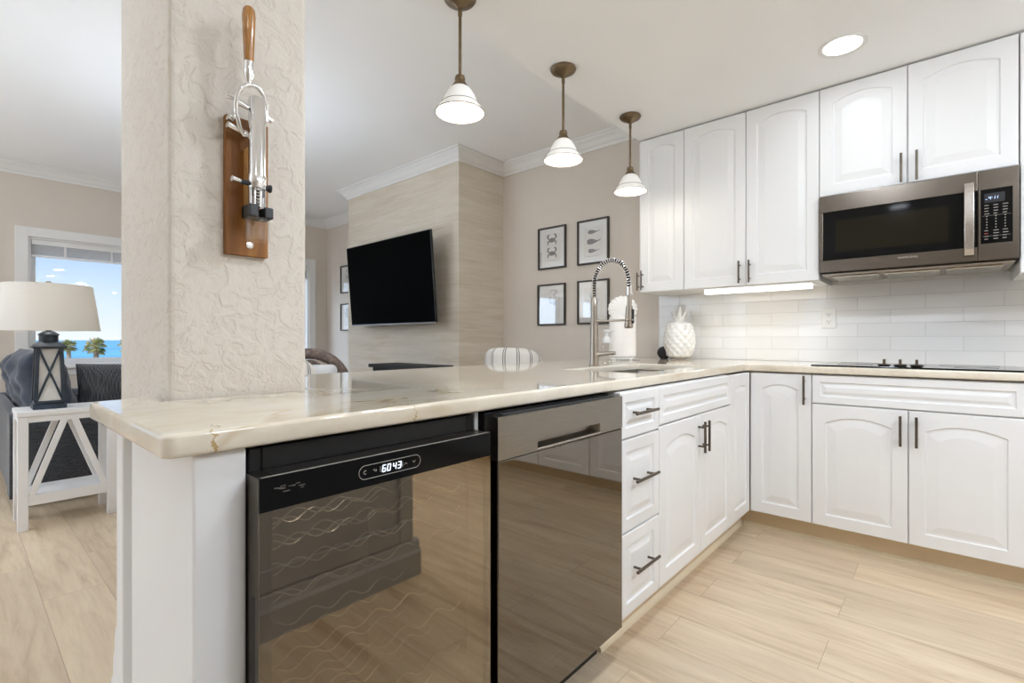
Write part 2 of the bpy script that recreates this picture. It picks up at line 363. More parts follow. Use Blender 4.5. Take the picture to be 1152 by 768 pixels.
def text(name, s, size, mat, parent, mtx, extrude=.0004, align='CENTER', sx=1.0):
    cu = bpy.data.curves.new(name, 'FONT'); cu.body = s; cu.size = size; cu.extrude = extrude; cu.align_x = align; cu.align_y = 'CENTER'
    tmp = bpy.data.objects.new('tmp', cu); COL.objects.link(tmp)
    dg = bpy.context.evaluated_depsgraph_get(); me = bpy.data.meshes.new_from_object(tmp.evaluated_get(dg)); bpy.data.objects.remove(tmp)
    me.transform(Matrix.Diagonal((sx, 1, 1, 1))); me.transform(mtx); o = bpy.data.objects.new(name, me); COL.objects.link(o); me.materials.clear(); me.materials.append(mat); o.parent = parent; return o
def front_mtx(x, y, z):   # text standing on a front that faces local -y
    return Matrix.Translation((x, y, z)) @ Matrix.Rotation(PI/2, 4, 'X')
def light(kind, name, loc, energy, parent=None, size=.1, color=(1, .93, .83), rot=(0, 0, 0), sy=None, spot=None):
    d = bpy.data.lights.new(name, kind); d.energy = energy; d.color = color
    if kind == 'AREA':
        d.shape = 'RECTANGLE' if sy else 'DISK'; d.size = size
        if sy: d.size_y = sy
    else: d.shadow_soft_size = size
    o = bpy.data.objects.new(name, d); COL.objects.link(o); o.location = loc; o.rotation_euler = rot
    if parent: o.parent = parent
    return o

# ------------------------------------------------------------------ the room
XL, XR, YB, YF = -6.63, 2.0, 3.53, -4.2
ZK, ZL = 2.44, 2.74
XS = -1.60                      # where the lowered kitchen ceiling begins
CT, CB = .924, .888             # countertop top / underside

struct('floor', MB().box(XL-.2, XR+.2, YF-.2, YB+.2, -.12, 0), floor_m)
struct('ceiling', MB().box(XL-.2, XS, YF-.2, YB+.2, ZL, ZL+.2).box(XS, XR+.2, YF-.2, YB+.2, ZK, ZL+.2), ceil_m)
struct('wall_back', MB().box(XL-.2, XR+.2, YB, YB+.2, 0, ZL), wall_m)
struct('wall_right', MB().box(XR, XR+.2, YF-.2, YB, 0, ZL), wall_m)
# window wall with its openings (y0, y1, z0, z1)
OPEN_L = [(-3.75, -3.10, .30, 2.05), (-2.25, -1.30, .55, 2.05), (.479, 1.75, .80, 2.055), (2.20, 3.262, .12, 2.085)]
def wall_with_holes(mb, lo, hi, holes, put):
    y = lo
    for a, b_, z0, z1 in sorted(holes):
        put(mb, y, a, 0, ZL); put(mb, a, b_, 0, z0); put(mb, a, b_, z1, ZL); y = b_
    put(mb, y, hi, 0, ZL); return mb
struct('wall_left', wall_with_holes(MB(), YF, YB, OPEN_L, lambda m_, a, b_, c, d: m_.box(XL-.2, XL, a, b_, c, d)), wall_m)
OPEN_F = [(-6.0, -4.2, .1, 2.2), (-3.6, -1.7, .1, 2.2)]
struct('wall_front', wall_with_holes(MB(), XL-.2, XR, OPEN_F, lambda m_, a, b_, c, d: m_.box(a, b_, YF-.2, YF, c, d)), wall_m)

# the fireplace chase that carries the television
CX0, CX1, CY = -5.06, -3.225, 2.951
struct('wall_chase', MB().box(CX0, CX1, CY, YB-.001, 0, ZL-.001), trav_m)
# backsplash tile
struct('wall_backsplash', MB().box(-1.622, XR-.002, YB-.010, YB-.0005, CT+.001, 1.95), tile_m)
# stuccoed column
def column():
    mb = MB(); mb.box(-1.80, -1.317, .322, .642, .0, ZL-.001)
    o = struct('pillar', mb, stucco_m, bevel=.012, seg=3); return o
column()

# crown moulding swept round the living room
def sweep(mb, path, prof, closed=False):
    """path: xy points with the room on the left; prof: (out, z)"""
    n = len(path); LL = []
    for i in range(n):
        p = Vector(path[i]); d0 = (p-Vector(path[i-1])).normalized() if i > 0 else None; d1 = (Vector(path[i+1])-p).normalized() if i < n-1 else None
        if d0 is None: d0 = d1
        if d1 is None: d1 = d0
        n0 = Vector((-d0.y, d0.x)); n1 = Vector((-d1.y, d1.x)); mm = (n0+n1); mm = mm/ (mm.dot(n0))
        LL.append([(p.x+mm.x*o_, p.y+mm.y*o_, z) for o_, z in prof])
    return mb.loops(LL)
crown = [(0, ZL-.105), (.012, ZL-.105), (.016, ZL-.085), (.03, ZL-.075), (.05, ZL-.045), (.07, ZL-.028), (.078, ZL-.016), (.092, ZL-.012), (.092, ZL-.0005), (0, ZL-.0005)]
path = [(XS-.001, YB), (CX1, YB), (CX1, CY), (CX0, CY), (CX0, YB), (XL, YB), (XL, YF), (XS-.001, YF)]
struct('trim_1', sweep(MB(), path, crown), trim_m)
basep = [(0, 0), (.015, 0), (.015, .11), (.008, .13), (0, .13)]
struct('baseboard_back', sweep(MB(), [(-1.9, YB), (CX1, YB), (CX1, CY), (CX0, CY), (CX0, YB), (XL, YB)], basep), trim_m)
struct('baseboard_left', sweep(MB(), [(XL, 2.1), (XL, YF)], basep), trim_m)

# windows on the left wall
def window_left(n, y0, y1, z0, z1, blind):
    mb = MB(); w = .09; x = XL
    mb.box(x, x+.022, y0-w, y0, z0-w, z1+w).box(x, x+.022, y1, y1+w, z0-w, z1+w).box(x, x+.022, y0, y1, z1, z1+w).box(x, x+.022, y0, y1, z0-w, z0-.025)
    mb.box(x, x+.06, y0-w-.02, y1+w+.02, z0-.025, z0)
    # jamb liner and sash
    for a, b_ in ((y0, y0+.02), (y1-.02, y1)): mb.box(x-.19, x, a, b_, z0, z1)
    mb.box(x-.19, x, y0+.02, y1-.02, z1-.02, z1).box(x-.19, x, y0+.02, y1-.02, z0, z0+.02)
    s0, s1, t0, t1 = y0+.02, y1-.02, z0+.02, z1-.02
    mb.box(x-.12, x-.085, s0, s0+.04, t0, t1).box(x-.12, x-.085, s1-.04, s1, t0, t1).box(x-.12, x-.085, s0+.04, s1-.04, t1-.04, t1).box(x-.12, x-.085, s0+.04, s1-.04, t0, t0+.05)
    o = struct('window_%d' % n, mb, trim_m, bevel=.003)
    g = MB().box(x-.105, x-.100, s0+.04, s1-.04, t0+.05, t1-.04).build('pane', pane_m, o); g['kind'] = 'structure'
    if blind:
        bl = thing('window_blind', blind, 'blind', (x-.04, (y0+y1)/2, z1-.02))
        hw = (y1-y0)/2-.024
        MB().box(-.03, .03, -hw, hw, -.05, 0).build('headrail', trim_m, bl, bevel=.004)
        sl = MB()
        for k in range(9): sl.box(-.027, .027, -hw, hw, -.060-k*.010, -.0565-k*.010)
        sl.build('slat_stack', white_m, bl)
        MB().box(-.028, .028, -hw, hw, -.165, -.148).build('bottom_rail', trim_m, bl, bevel=.003)
        for s in (-.6, .0, .6): MB().box(.0285, .0295, s*hw-.008, s*hw+.008, -.165, -.05).build('ladder_tape', white_m, bl)
window_left(1, *OPEN_L[2], 'raised white slatted blind at the top of the sea view window')
window_left(2, *OPEN_L[3], 'raised white blind in the tall window beside the wicker chair')
window_left(3, *OPEN_L[1], None)
window_left(4, *OPEN_L[0], None)
def door_front(n, x0, x1, z0, z1):
    mb = MB(); w = .09; y = YF
    mb.box(x0-w, x0, y, y+.022, 0, z1+w).box(x1, x1+w, y, y+.022, 0, z1+w).box(x0, x1, y, y+.022, z1, z1+w)
    xm = (x0+x1)/2
    for a, b_ in ((x0, xm), (xm, x1)):
        mb.box(a, a+.06, y-.12, y-.08, z0, z1).box(b_-.06, b_, y-.12, y-.08, z0, z1).box(a+.06, b_-.06, y-.12, y-.08, z1-.06, z1).box(a+.06, b_-.06, y-.12, y-.08, z0, z0+.08)
    o = struct('door_%d' % n, mb, trim_m, bevel=.003)
    g = MB().box(x0+.06, xm-.06, y-.103, y-.097, z0+.08, z1-.06).box(xm+.06, x1-.06, y-.103, y-.097, z0+.08, z1-.06).build('pane', pane_m, o); g['kind'] = 'structure'
for i, (x0, x1, z0, z1) in enumerate(OPEN_F): door_front(i+1, x0, x1, z0, z1)
def portal(name, loc, rot, sx, sy):
    d = bpy.data.lights.new(name, 'AREA'); d.shape = 'RECTANGLE'; d.size = sx; d.size_y = sy; d.cycles.is_portal = True
    o = bpy.data.objects.new(name, d); COL.objects.link(o); o.location = loc; o.rotation_euler = rot
for y0, y1, z0, z1 in OPEN_L: portal('window_portal', (XL-.21, (y0+y1)/2, (z0+z1)/2), (0, -PI/2, 0), z1-z0, y1-y0)
for x0, x1, z0, z1 in OPEN_F: portal('window_portal', ((x0+x1)/2, YF-.21, (z0+z1)/2), (PI/2, 0, 0), x1-x0, z1-z0)

# outside: beach and sea far below the windows
struct('ground', MB().box(-330, -8, -700, 900, -12.6, -12.0), sand_m)
tag(struct('ocean', MB().box(-16000, -300, -16000, 16000, -12.4, -12.2), sea_m), 'turquoise sea out to the horizon beyond the window', 'sea')

# ------------------------------------------------------------------ cabinets
def raised_front(mb, x0, x1, z0, z1, yf, t, e=.055, s=.03, rise=0.0):
    NT = 19
    def loop(d, y, r):
        a, b_, c, top = x0+d, x1-d, z0+d, z1-d
        pts = [(a, y, c), (b_, y, c)]
        for k in range(NT):
            u = 1-2*k/(NT-1); x = (a+b_)/2+u*(b_-a)/2
            pts.append((x, y, top-r*u*u))
        return pts
    seq = [(0, yf+t, 0), (0, yf+.003, 0), (.003, yf, 0), (e, yf, rise), (e+.004, yf+.006, rise), (e+.012, yf+.0065, rise), (e+.012+s, yf+.001, rise*.95), (e+.016+s, yf+.0008, rise*.95)]
    mb.loops([loop(*q) for q in seq]); return mb
def pull(name, parent, x, y, z, ln, vert=True, r=.0055, off=.03):
    """bar pull on a front facing local -y"""
    mb = MB(); h = ln/2; g = h*.62
    if vert:
        mb.cyl((x, y-off, z-h), (x, y-off, z+h), r, n=10)
        for s in (-g, g): mb.cyl((x, y-off, z+s), (x, y+.001, z+s), r*.8, n=8)
    else:
        mb.cyl((x-h, y-off, z), (x+h, y-off, z), r, n=10)
        for s in (-g, g): mb.cyl((x+s, y-off, z), (x+s, y+.001, z), r*.8, n=8)
    return mb.build(name, bronze_m, parent, smooth=True)
G = .0018
def cabinet(name, label, loc, rz, w, d, z0, z1, fronts, cat='cabinet', group=None, closed=True):
    T = thing(name, label, cat, loc, rz, group); t = .02
    c = MB()
    if closed: c.box(.0008, w-.0008, t, d, z0, z1)
    else:
        c.box(.0008, .018, t, d, z0, z1).box(w-.018, w-.0008, t, d, z0, z1).box(.018, w-.018, t, d, z0, z0+.018).box(.018, w-.018, d-.012, d, z0+.018, z1).box(.018, w-.018, t, t+.012, z0+.018, z1)
    c.build('carcass', cab_m, T)
    for f in fronts:
        kind, x0, x1, a, b_ = f[:5]; h = f[5] if len(f) > 5 else None
        mb = MB(); ww = x1-x0; hh = b_-a
        if kind == 'door': raised_front(mb, x0+G, x1-G, a+G, b_-G, 0, t-.001, min(.058, ww*.2), .032 if ww > .2 else .012, min(.032, ww*.09))
        else: raised_front(mb, x0+G, x1-G, a+G, b_-G, 0, t-.001, .042 if hh > .2 else .034, .022 if hh > .2 else .014, 0)
        o = mb.build({'door': 'door', 'drawer': 'drawer', 'panel': 'false_front'}[kind], cab_m, T)
        if h:
            vert, hx, hz, hl = h; pull('handle', o, hx, 0, hz, hl, vert)
    return T
R90 = PI/2
FX, FY = -.815, 2.92        # front planes of the two runs
y0 = 1.471
cabinet('drawer_cabinet', 'narrow white base cabinet with three stacked drawers right of the dishwasher', (FX, y0, 0), R90, 1.769-y0, .58, .114, .882,
        [('drawer', 0, 1.769-y0, .722, .882, (False, .145, .808, .168)), ('drawer', 0, 1.769-y0, .402, .720, (False, .149, .577, .17)), ('drawer', 0, 1.769-y0, .114, .400, (False, .153, .268, .172))])
w = 2.601-1.769; mdl = 2.19-1.769
cabinet('sink_cabinet', 'white base cabinet below the sink with false drawer front and two arched doors', (FX, 1.769, 0), R90, w, .58, .114, .882,
        [('panel', 0, w, .733, .881), ('door', 0, mdl, .114, .731, (True, mdl-.025, .635, .135)), ('door', mdl, w, .114, .731, (True, mdl+.025, .635, .135))], closed=False)
T = cabinet('corner_cabinet', 'white inside corner base cabinet with a handled door beside a narrow panel', (FX+.001, FY, 0), 0, -.518-FX-.001, .58, .114, .882,
            [('door', 0, -.518-FX-.001, .114, .882, (True, .265, .80, .15))])
mb = MB(); raised_front(mb, 2.601+G, FY-.004, .114+G, .881-G, 0, .019, .06, .02, .01)
me_o = mb.build('corner_panel', cab_m, T); me_o.rotation_euler = (0, 0, R90); me_o.location = (0-.001, -FY, 0)
cabinet('cooktop_cabinet', 'wide white base cabinet under the cooktop with one long false front and two doors', (-.518, FY, 0), 0, .775, .58, .114, .882,
        [('panel', 0, .775, .735, .881), ('door', 0, .388, .114, .733, (True, .388-.028, .637, .14)), ('door', .388, .775, .114, .733, (True, .388+.030, .637, .14))])
cabinet('base_cabinet', 'white base cabinet right of the cooktop cabinet beyond the photo edge', (.259, FY, 0), 0, .9, .58, .114, .882,
        [('drawer', 0, .45, .735, .882, (False, .225, .80, .15)), ('drawer', .45, .9, .735, .882, (False, .675, .80, .15)), ('door', 0, .45, .114, .733, (True, .42, .637, .14)), ('door', .45, .9, .114, .733, (True, .48, .637, .14))])
cabinet('base_cabinet', 'white base cabinet at the far right end of the cooktop run', (1.161, FY, 0), 0, .83, .58, .114, .882,
        [('drawer', 0, .83, .735, .882, (False, .415, .80, .15)), ('door', 0, .415, .114, .733, (True, .385, .637, .14)), ('door', .415, .83, .114, .733, (True, .445, .637, .14))])
# toe boards with shoe moulding
struct('trim_2', MB().box(-.905, -.889, 1.47, 3.024, 0, .113).box(-.889, 1.99, 3.010, 3.024, 0, .113), toe_m)
struct('trim_3', MB().prism([(-.8885, 0), (-.874, 0), (-.876, .012), (-.885, .022), (-.8885, .022)], 1.45, 3.0095, 'xz')
       .loops([[(x, y, z) for y, z in [(3.0095, 0), (2.995, 0), (2.997, .012), (3.006, .022), (3.0095, .022)]] for x in (-.874, 1.99)]), shoe_m)

UY = 3.15; UD = YB-.012-UY
z0u, z1u = 1.386, 2.432
T = cabinet('wall_cabinet', 'tall white wall cabinet with one arched door, leftmost beside the pictures', (-1.590, UY, 0), 0, .307, UD, z0u, z1u,
            [('door', 0, .307, z0u, z1u, (True, .021, 1.467, .132))])
mb = MB(); raised_front(mb, 0+G, UD-.02-G, z0u+G, z1u-G, 0, .015, .05, .02, .02)
sd = mb.build('side_door', cab_m, T); sd.rotation_euler = (0, 0, -R90); sd.location = (-.0165, UD-.001, 0)
h = pull('handle', sd, UD-.045, 0, 1.47, .125)
cabinet('wall_cabinet', 'tall white wall cabinet with two arched doors above the lit light bar', (-1.283, UY, 0), 0, .761, UD, z0u, z1u,
        [('door', 0, .381, z0u, z1u, (True, .348, 1.467, .134)), ('door', .381, .761, z0u, z1u, (True, .405, 1.467, .134))])
cabinet('wall_cabinet', 'short white wall cabinet with two arched doors directly above the microwave', (-.522, UY, 0), 0, .769, UD, 1.840, z1u,
        [('door', 0, .379, 1.840, z1u, (True, .355, 1.917, .145)), ('door', .379, .769, 1.840, z1u, (True, .415, 1.917, .145))])
cabinet('wall_cabinet', 'tall white wall cabinet at the right photo edge, right of the microwave', (.2485, UY, 0), 0, .76, UD, z0u-.03, z1u,
        [('door', 0, .38, z0u-.03, z1u, (True, .35, 1.467, .134)), ('door', .38, .76, z0u-.03, z1u, (True, .41, 1.467, .134))])

# peninsula end: white panelled support below the counter
T = thing('peninsula_base', 'white panelled end of the peninsula under the countertop beside the wine cooler', 'cabinet', (0, 0, 0))
mb = MB().box(-1.229, -.846, .2375, .313, 0, CB-.002).box(-1.308, -1.229, .262, .320, 0, CB-.002).box(-1.367, -1.308, .2375, .320, 0, CB-.002)
mb.build('end_panel', cab_m, T, bevel=.004)
mb = MB().prism([(-1.229, .2375), (-1.229, .262), (-1.255, .262), (-1.237, .243)], 0, CB-.003, 'xy'); mb.build('panel_moulding', cab_m, T)
bp = [(0, 0), (.060, 0), (.060, .270), (.055, .290), (.040, .305), (.036, .330), (.036, .345), (.024, .368), (.020, .400), (.013, .418), (.004, .428), (0, .430)]
LLp = []
for px, py, nx, ny in ((-1.3675, .3195, -1, 0), (-1.3675, .238, -1, 0)):
    LLp.append([(px+nx*o_, py+ny*o_, z) for o_, z in bp])
MB().loops(LLp).build('base_moulding', cab_m, T, smooth=True)
struct('peninsula_panels', MB().box(-1.42, -1.405, .6435, 3.0, 0, CB-.002).box(-1.40, -.862, .8405, .8525, 0, CB-.002), cab_m)  # hidden back panel of the peninsula and divider beside the cooler

# worktop (one L-shaped slab, notched round the column, with the sink cut-out)
def slab():
    cu = bpy.data.curves.new('worktop', 'CURVE'); cu.dimensions = '2D'; cu.fill_mode = 'BOTH'
    def spline(pts):
        sp = cu.splines.new('POLY'); sp.points.add(len(pts)-1); sp.use_cyclic_u = True
        for p, q in zip(sp.points, pts): p.co = (q[0], q[1], 0, 1)
    def rc(cx, cy, r, a0, a1, n=6): return [(cx+r*math.cos(math.radians(a0+(a1-a0)*k/n)), cy+r*math.sin(math.radians(a0+(a1-a0)*k/n))) for k in range(n+1)]
    X0 = -.830
    out = rc(X0-.02, .215, .02, -90, 0) + rc(X0+.025, 2.905-.025, .025, 180, 90) + [(XR-.004, 2.905), (XR-.004, YB-.0115), (-1.88, YB-.0115), (-1.88, .652), (-1.306, .652), (-1.306, .312), (-1.412, .312)] + rc(-1.412+.03, .195+.03, .03, 180, 270)
    spline(out)
    hx0, hx1, hy0, hy1 = -1.318, -.952, 1.835, 2.60; r = .02
    hole = rc(hx0+r, hy0+r, r, 180, 270) + rc(hx1-r, hy0+r, r, 270, 360) + rc(hx1-r, hy1-r, r, 0, 90) + rc(hx0+r, hy1-r, r, 90, 180)
    spline(hole)
    bv = .007
    cu.extrude = (CT-CB)/2-bv; cu.bevel_depth = bv; cu.bevel_resolution = 2; cu.offset = -bv
    tmp = bpy.data.objects.new('tmp', cu); COL.objects.link(tmp); dg = bpy.context.evaluated_depsgraph_get()
    me = bpy.data.meshes.new_from_object(tmp.evaluated_get(dg)); bpy.data.objects.remove(tmp)
    o = bpy.data.objects.new('countertop', me); COL.objects.link(o); me.materials.clear(); me.materials.append(stone_m); o.location = (0, 0, (CT+CB)/2)
    return tag(o, 'polished cream stone worktop running over the peninsula and along the back wall', 'worktop')
slab()
# sink basin
T = thing('kitchen_sink', 'undermount steel sink basin set into the peninsula countertop', 'sink', (-1.135, 2.2175, CB-.001))
def rr(hx, hy, r, z, n=5):
    pts = []
    for cx, cy, a in ((hx-r, hy-r, 0), (-hx+r, hy-r, 90), (-hx+r, -hy+r, 180), (hx-r, -hy+r, 270)):
        for k in range(n+1):
            q = math.radians(a+90*k/n); pts.append((cx+r*math.cos(q), cy+r*math.sin(q), z))
    return pts
MB().loops([rr(.205, .405, .03, 0), rr(.184, .384, .03, 0), rr(.180, .380, .03, -.17), rr(.155, .355, .05, -.19), rr(.05, .05, .045, -.196)], False, True).build('basin', basin_m, T, smooth=True)
MB().lathe([(.045, -.1945), (.040, -.192), (.03, -.194), (.005, -.1945)]).build('drain', chrome_m, T, smooth=True)

# ------------------------------------------------------------------ wine cooler
YF0, YF1 = .322, .832
YF0 = .314
T = thing('wine_cooler', 'black undercounter wine cooler with mirrored glass door and lit digital display', 'wine cooler', (-.80, (YF0+YF1)/2, 0), R90)
hw = (YF1-YF0)/2            # local: x along +Y, -y toward the kitchen
c = MB().box(-hw+.007, -hw+.027, .058, .50, .04, .880).box(hw-.020, hw, .058, .50, .04, .880).box(-hw+.027, hw-.020, .48, .50, .04, .880).box(-hw+.027, hw-.020, .058, .48, .84, .880).box(-hw+.027, hw-.020, .058, .48, .04, .10)
c.build('body', blk_m, T, bevel=.003)
MB().box(-hw+.03, hw-.03, .09, .45, .0, .04).build('plinth', blk_m, T)
# door frame
zt = .8435; zb = .06
d = MB().box(-hw, -hw+.022, .003, .053, zb, zt).box(hw-.022, hw, .003, .053, zb, zt).box(-hw+.022, hw-.022, .003, .053, zt-.054, zt).box(-hw+.022, hw-.022, .003, .053, zb, zb+.04)
door = d.build('door', cooler_side, T, bevel=.0015)
MB().box(-hw+.0005, hw-.0005, -.0005, .003, zb, zt-.054).build('glass', cooler_glass, door)
MB().box(-hw+.0005, hw-.0005, -.0005, .003, zt-.054, zt-.0005).build('control_band', black_gloss, door)
MB().box(-hw-.0004, -hw+.004, .014, .030, .36, .655).build('recessed_grip', blk_m, door, bevel=.003)
MB().box(-hw+.003, hw-.003, .0005, .0022, zt, zt+.0012).build('top_edge', ink_m, door)
# lit panel: pill outline, icons, digits
def yloc(Y): return Y-(YF0+YF1)/2
import_z = .8165
xa, xb = yloc(.487), yloc(.626); r = .0125; pts = []
for k in range(13): q = math.radians(90+180*k/12); pts.append((xa+r+r*math.cos(q), -.0012, import_z+r*math.sin(q)))
for k in range(13): q = math.radians(-90+180*k/12); pts.append((xb-r+r*math.cos(q), -.0012, import_z+r*math.sin(q)))
MB().tube(pts, .0006, 6, closed=True).build('panel_outline', led_m if False else ink_m, door)
def segdigit(mb, ch, x, z, w_, h_, s=.0011):
    on = {'6': 'afgedc', '0': 'abcdef', '4': 'fgbc', '3': 'abgcd', '1': 'bc', '2': 'abged'}[ch]
    sl = .12
    P = {'a': (0, h_, w_, h_), 'g': (0, h_/2, w_, h_/2), 'd': (0, 0, w_, 0), 'f': (0, h_/2, 0, h_), 'b': (w_, h_/2, w_, h_), 'e': (0, 0, 0, h_/2), 'c': (w_, 0, w_, h_/2)}
    for k in on:
        x0_, z0_, x1_, z1_ = P[k]; mb.tube([(x+x0_+sl*z0_, -.0013, z+z0_), (x+x1_+sl*z1_, -.0013, z+z1_)], s, 6)
mb = MB()
for ch, Y in (('6', .5365), ('0', .5475), ('4', .5605), ('3', .5715)): segdigit(mb, ch, yloc(Y), import_z-.006, .0062, .012)
mb.build('display_digits', led_m, door)
mb = MB()
for Y in (.5315, .5805):
    mb = MB().tube([(yloc(Y), -.0012, import_z-.005), (yloc(Y)+.0025, -.0012, import_z-.005), (yloc(Y)+.0025, -.0012, import_z+.005), (yloc(Y), -.0012, import_z+.005)], .0004, 5, closed=True)
    if Y > .55: mb.box(yloc(.5805)+.0006, yloc(.5805)+.0019, -.0016, -.001, import_z-.004, import_z+.001)
    mb.build('zone_icon', ink_m, door)
for pts_, r_ in (([(yloc(.590)-.0035, -.0012, import_z-.002), (yloc(.590), -.0012, import_z+.0015), (yloc(.590)+.0035, -.0012, import_z-.002)], .0005),
                 ([(yloc(.610)-.0035, -.0012, import_z+.002), (yloc(.610), -.0012, import_z-.0015), (yloc(.610)+.0035, -.0012, import_z+.002)], .0005),
                 ([(yloc(.500)+.003*math.cos(q/8*2*PI*.7+.9), -.0012, import_z+.0032*math.sin(q/8*2*PI*.7+.9)) for q in range(9)], .0007),
                 ([(yloc(.517), -.0012, import_z+.0003), (yloc(.519), -.0012, import_z+.003), (yloc(.521), -.0012, import_z-.002), (yloc(.5235), -.0012, import_z+.002), (yloc(.5235), -.0012, import_z-.0025)], .0006)):
    MB().tube(pts_, r_, 5).build('touch_icon', ink_m, door)
mb = MB(); random.seed(3)
for k in range(14):
    x_ = -hw+.022+random.random()*.05; z_ = .815+random.random()*.010; mb.box(x_, x_+.004+random.random()*.008, -.0011, -.0004, z_, z_+.0012)
mb.build('scuff', scuff_m, door)
# wavy chrome racks inside
for sz in (.712, .662, .612, .432, .33, .21):
    mb = MB()
    for dep in (.075, .18, .30, .42):
        pts = [(-hw+.028+(2*hw-.056)*k/60, dep, sz+.010*math.sin(k/60*2*PI*5)) for k in range(61)]; mb.tube(pts, .0015, 6)
    mb.build('wire_rack', wire_m, T, smooth=True)
light('AREA', 'added_cooler_light', (0, .28, .835), .9, T, .3, (1, .96, .9), sy=.02)  # added lamp that makes the racks show through the glass

# ------------------------------------------------------------------ dishwasher
Y0, Y1 = .858, 1.459; hw = (Y1-Y0)/2
T = thing('dishwasher', 'dark stainless dishwasher with a pocket handle between cooler and drawers', 'dishwasher', (-.80, (Y0+Y1)/2, 0), R90)
MB().box(-hw+.004, hw-.004, .05, .56, .10, .880).build('tub', blk_m, T, bevel=.003)
MB().box(-hw+.02, hw-.02, .085, .5, .0, .10).build('toe_panel', blk_m, T)
zs = .769; zt = .874
x0, x1, pz0, pz1 = 1.010-(Y0+Y1)/2, 1.321-(Y0+Y1)/2, .777, .803
p = MB().box(-hw, x0, 0, .044, zs+.001, zt).box(x1, hw, 0, .044, zs+.001, zt).box(x0, x1, 0, .044, zs+.001, pz0).box(x0, x1, 0, .044, pz1, zt)
cp = p.build('control_panel', bss2_m, T)
def qd(mb, a, b_, c_, d_): i = len(mb.v); mb.v += [a, b_, c_, d_]; mb.f.append((i, i+1, i+2, i+3))
mb = MB().loops([[(x0, 0, pz0), (x1, 0, pz0), (x1, 0, pz1), (x0, 0, pz1)], [(x0+.004, .030, pz0+.006), (x1-.012, .030, pz0+.006), (x1-.012, .030, pz1-.004), (x0+.004, .030, pz1-.004)]], False, True)
mb.build('pocket_handle', blk_m if False else bss2_m, cp)
mb = MB().box(x0-.002, x1+.002, -.0015, .004, pz0-.003, pz0); mb.build('handle_lip', mwh_m, cp, bevel=.001)
# door skin bowed very slightly
mb = MB(); n = 16; LL = []
for k in range(n+1):
    x = -hw+2*hw*k/n; LL.append([(x, .0, zs-.001), (x, .0, .112), (x, .044, .112), (x, .044, zs-.001)])
mb.loops(LL).build('door', bss_m, T, bevel=.003)
MB().box(-hw+.03, hw-.03, .012, .03, zt, zt+.003).build('hidden_controls', rub_m, cp)

# ------------------------------------------------------------------ microwave
MX0, MX1, MY, MZ0, MZ1 = -.519, .245, 3.128, 1.420, 1.836
T = thing('microwave', 'dark stainless microwave with steel handle mounted over the cooktop', 'microwave', (MX0, MY, 0))
w = MX1-MX0; xs = .111-MX0
MB().box(.002, w-.002, .03, .385, MZ0, MZ1).build('body', blk_m, T, bevel=.004)
# underside with grease filters and lamp
und = MB().box(.01, w-.01, .03, .38, MZ0-.012, MZ0).build('underside', steel_m, T, bevel=.003)
for a, b_ in ((.05, .26), (.28, .50), (.52, .72)):
    MB().box(a, b_, .06, .33, MZ0-.022, MZ0-.012).build('grease_filter', mwh_m, T, bevel=.004)
wz0, wz1 = 1.488, 1.748
d = MB().box(0, xs-.001, 0, .03, wz1, MZ1).box(0, xs-.001, 0, .03, MZ0+.004, wz0).box(0, .018, 0, .03, wz0, wz1).box(.018, xs-.001, .012, .03, wz0, wz1)
d = d.build('door', mw_m, T, bevel=.002)
MB().box(.018, xs-.0015, .002, .0118, wz0+.0005, wz1-.0005).build('window', black_gloss, d)
MB().box(.075, xs-.10, .0012, .0019, wz0+.04, wz1-.05).build('window_mesh', plain('microwave_mesh', (.014, .012, .007), .12, 0, .05, 60, spec=.13), d)
hx = .081-MX0
mb = MB(); LL = []
for k in range(13):
    u = k/12; z = 1.450+u*.338; yy = -.012-.036*math.sin(PI*min(1, max(0, u)))**.35
    LL.append([(hx-.017, yy, z), (hx+.017, yy, z), (hx+.017, yy+.012, z), (hx-.017, yy+.012, z)])
mb.loops(LL); mb.box(hx-.012, hx+.012, -.012, .001, 1.452, 1.47).box(hx-.012, hx+.012, -.012, .001, 1.768, 1.786)
mb.build('handle', mwh_m, d, bevel=.002)
text('door_lettering', 'SAMSUNG', .0135, ink_m, d, front_mtx(w/2-.004, -.0006, 1.469), sx=1.25)
c = MB().box(xs+.001, w, 0, .03, MZ0+.004, MZ1).build('control_column', mw_m, T, bevel=.002)
MB().box(xs+.010, w-.020, -.0012, .004, 1.500, 1.748).build('keypad_glass', black_gloss, c, bevel=.0005)
MB().box(xs+.022, w-.045, -.0018, -.0010, 1.686, 1.728).build('display', plain('display_window', (.03, .03, .035), .2), c)
mb = MB()
def sg(mb, ch, x, z): segdigit(mb, ch, x, z, .006, .013, .0010)
for ch, xx in (('4', .036), ('1', .050), ('1', .059)): 
    m2 = MB(); segdigit(m2, ch, 0, 0, .006, .013, .0010); i = len(mb.v)
    mb.v += [(a+xs+xx, b_-.0008, c_+1.700) for a, b_, c_ in m2.v]; mb.f += [tuple(i+q for q in f) for f in m2.f]
mb.box(xs+.047, xs+.0485, -.0026, -.0018, 1.704, 1.7055).box(xs+.047, xs+.0485, -.0026, -.0018, 1.709, 1.7105).box(xs+.026, xs+.031, -.0026, -.0018, 1.700, 1.702)
mb.build('clock_digits', blue_m, c)
mb = MB(); rd = MB(); random.seed(11)
for r_ in range(13):
    z = 1.672-r_*.0128
    for q in range(3):
        x = xs+.022+q*.030; big = r_ < 4 or r_ > 8
        ln = (.012+random.random()*.006) if big else .004
        (rd if (q == 0 and r_ in (10,)) else mb).box(x+(0 if big else .006), x+(0 if big else .006)+ln, -.0017, -.0010, z, z+(.0028 if big else .0045))
for z in (1.626, 1.533): mb.box(xs+.016, w-.026, -.0017, -.0010, z, z+.0007)
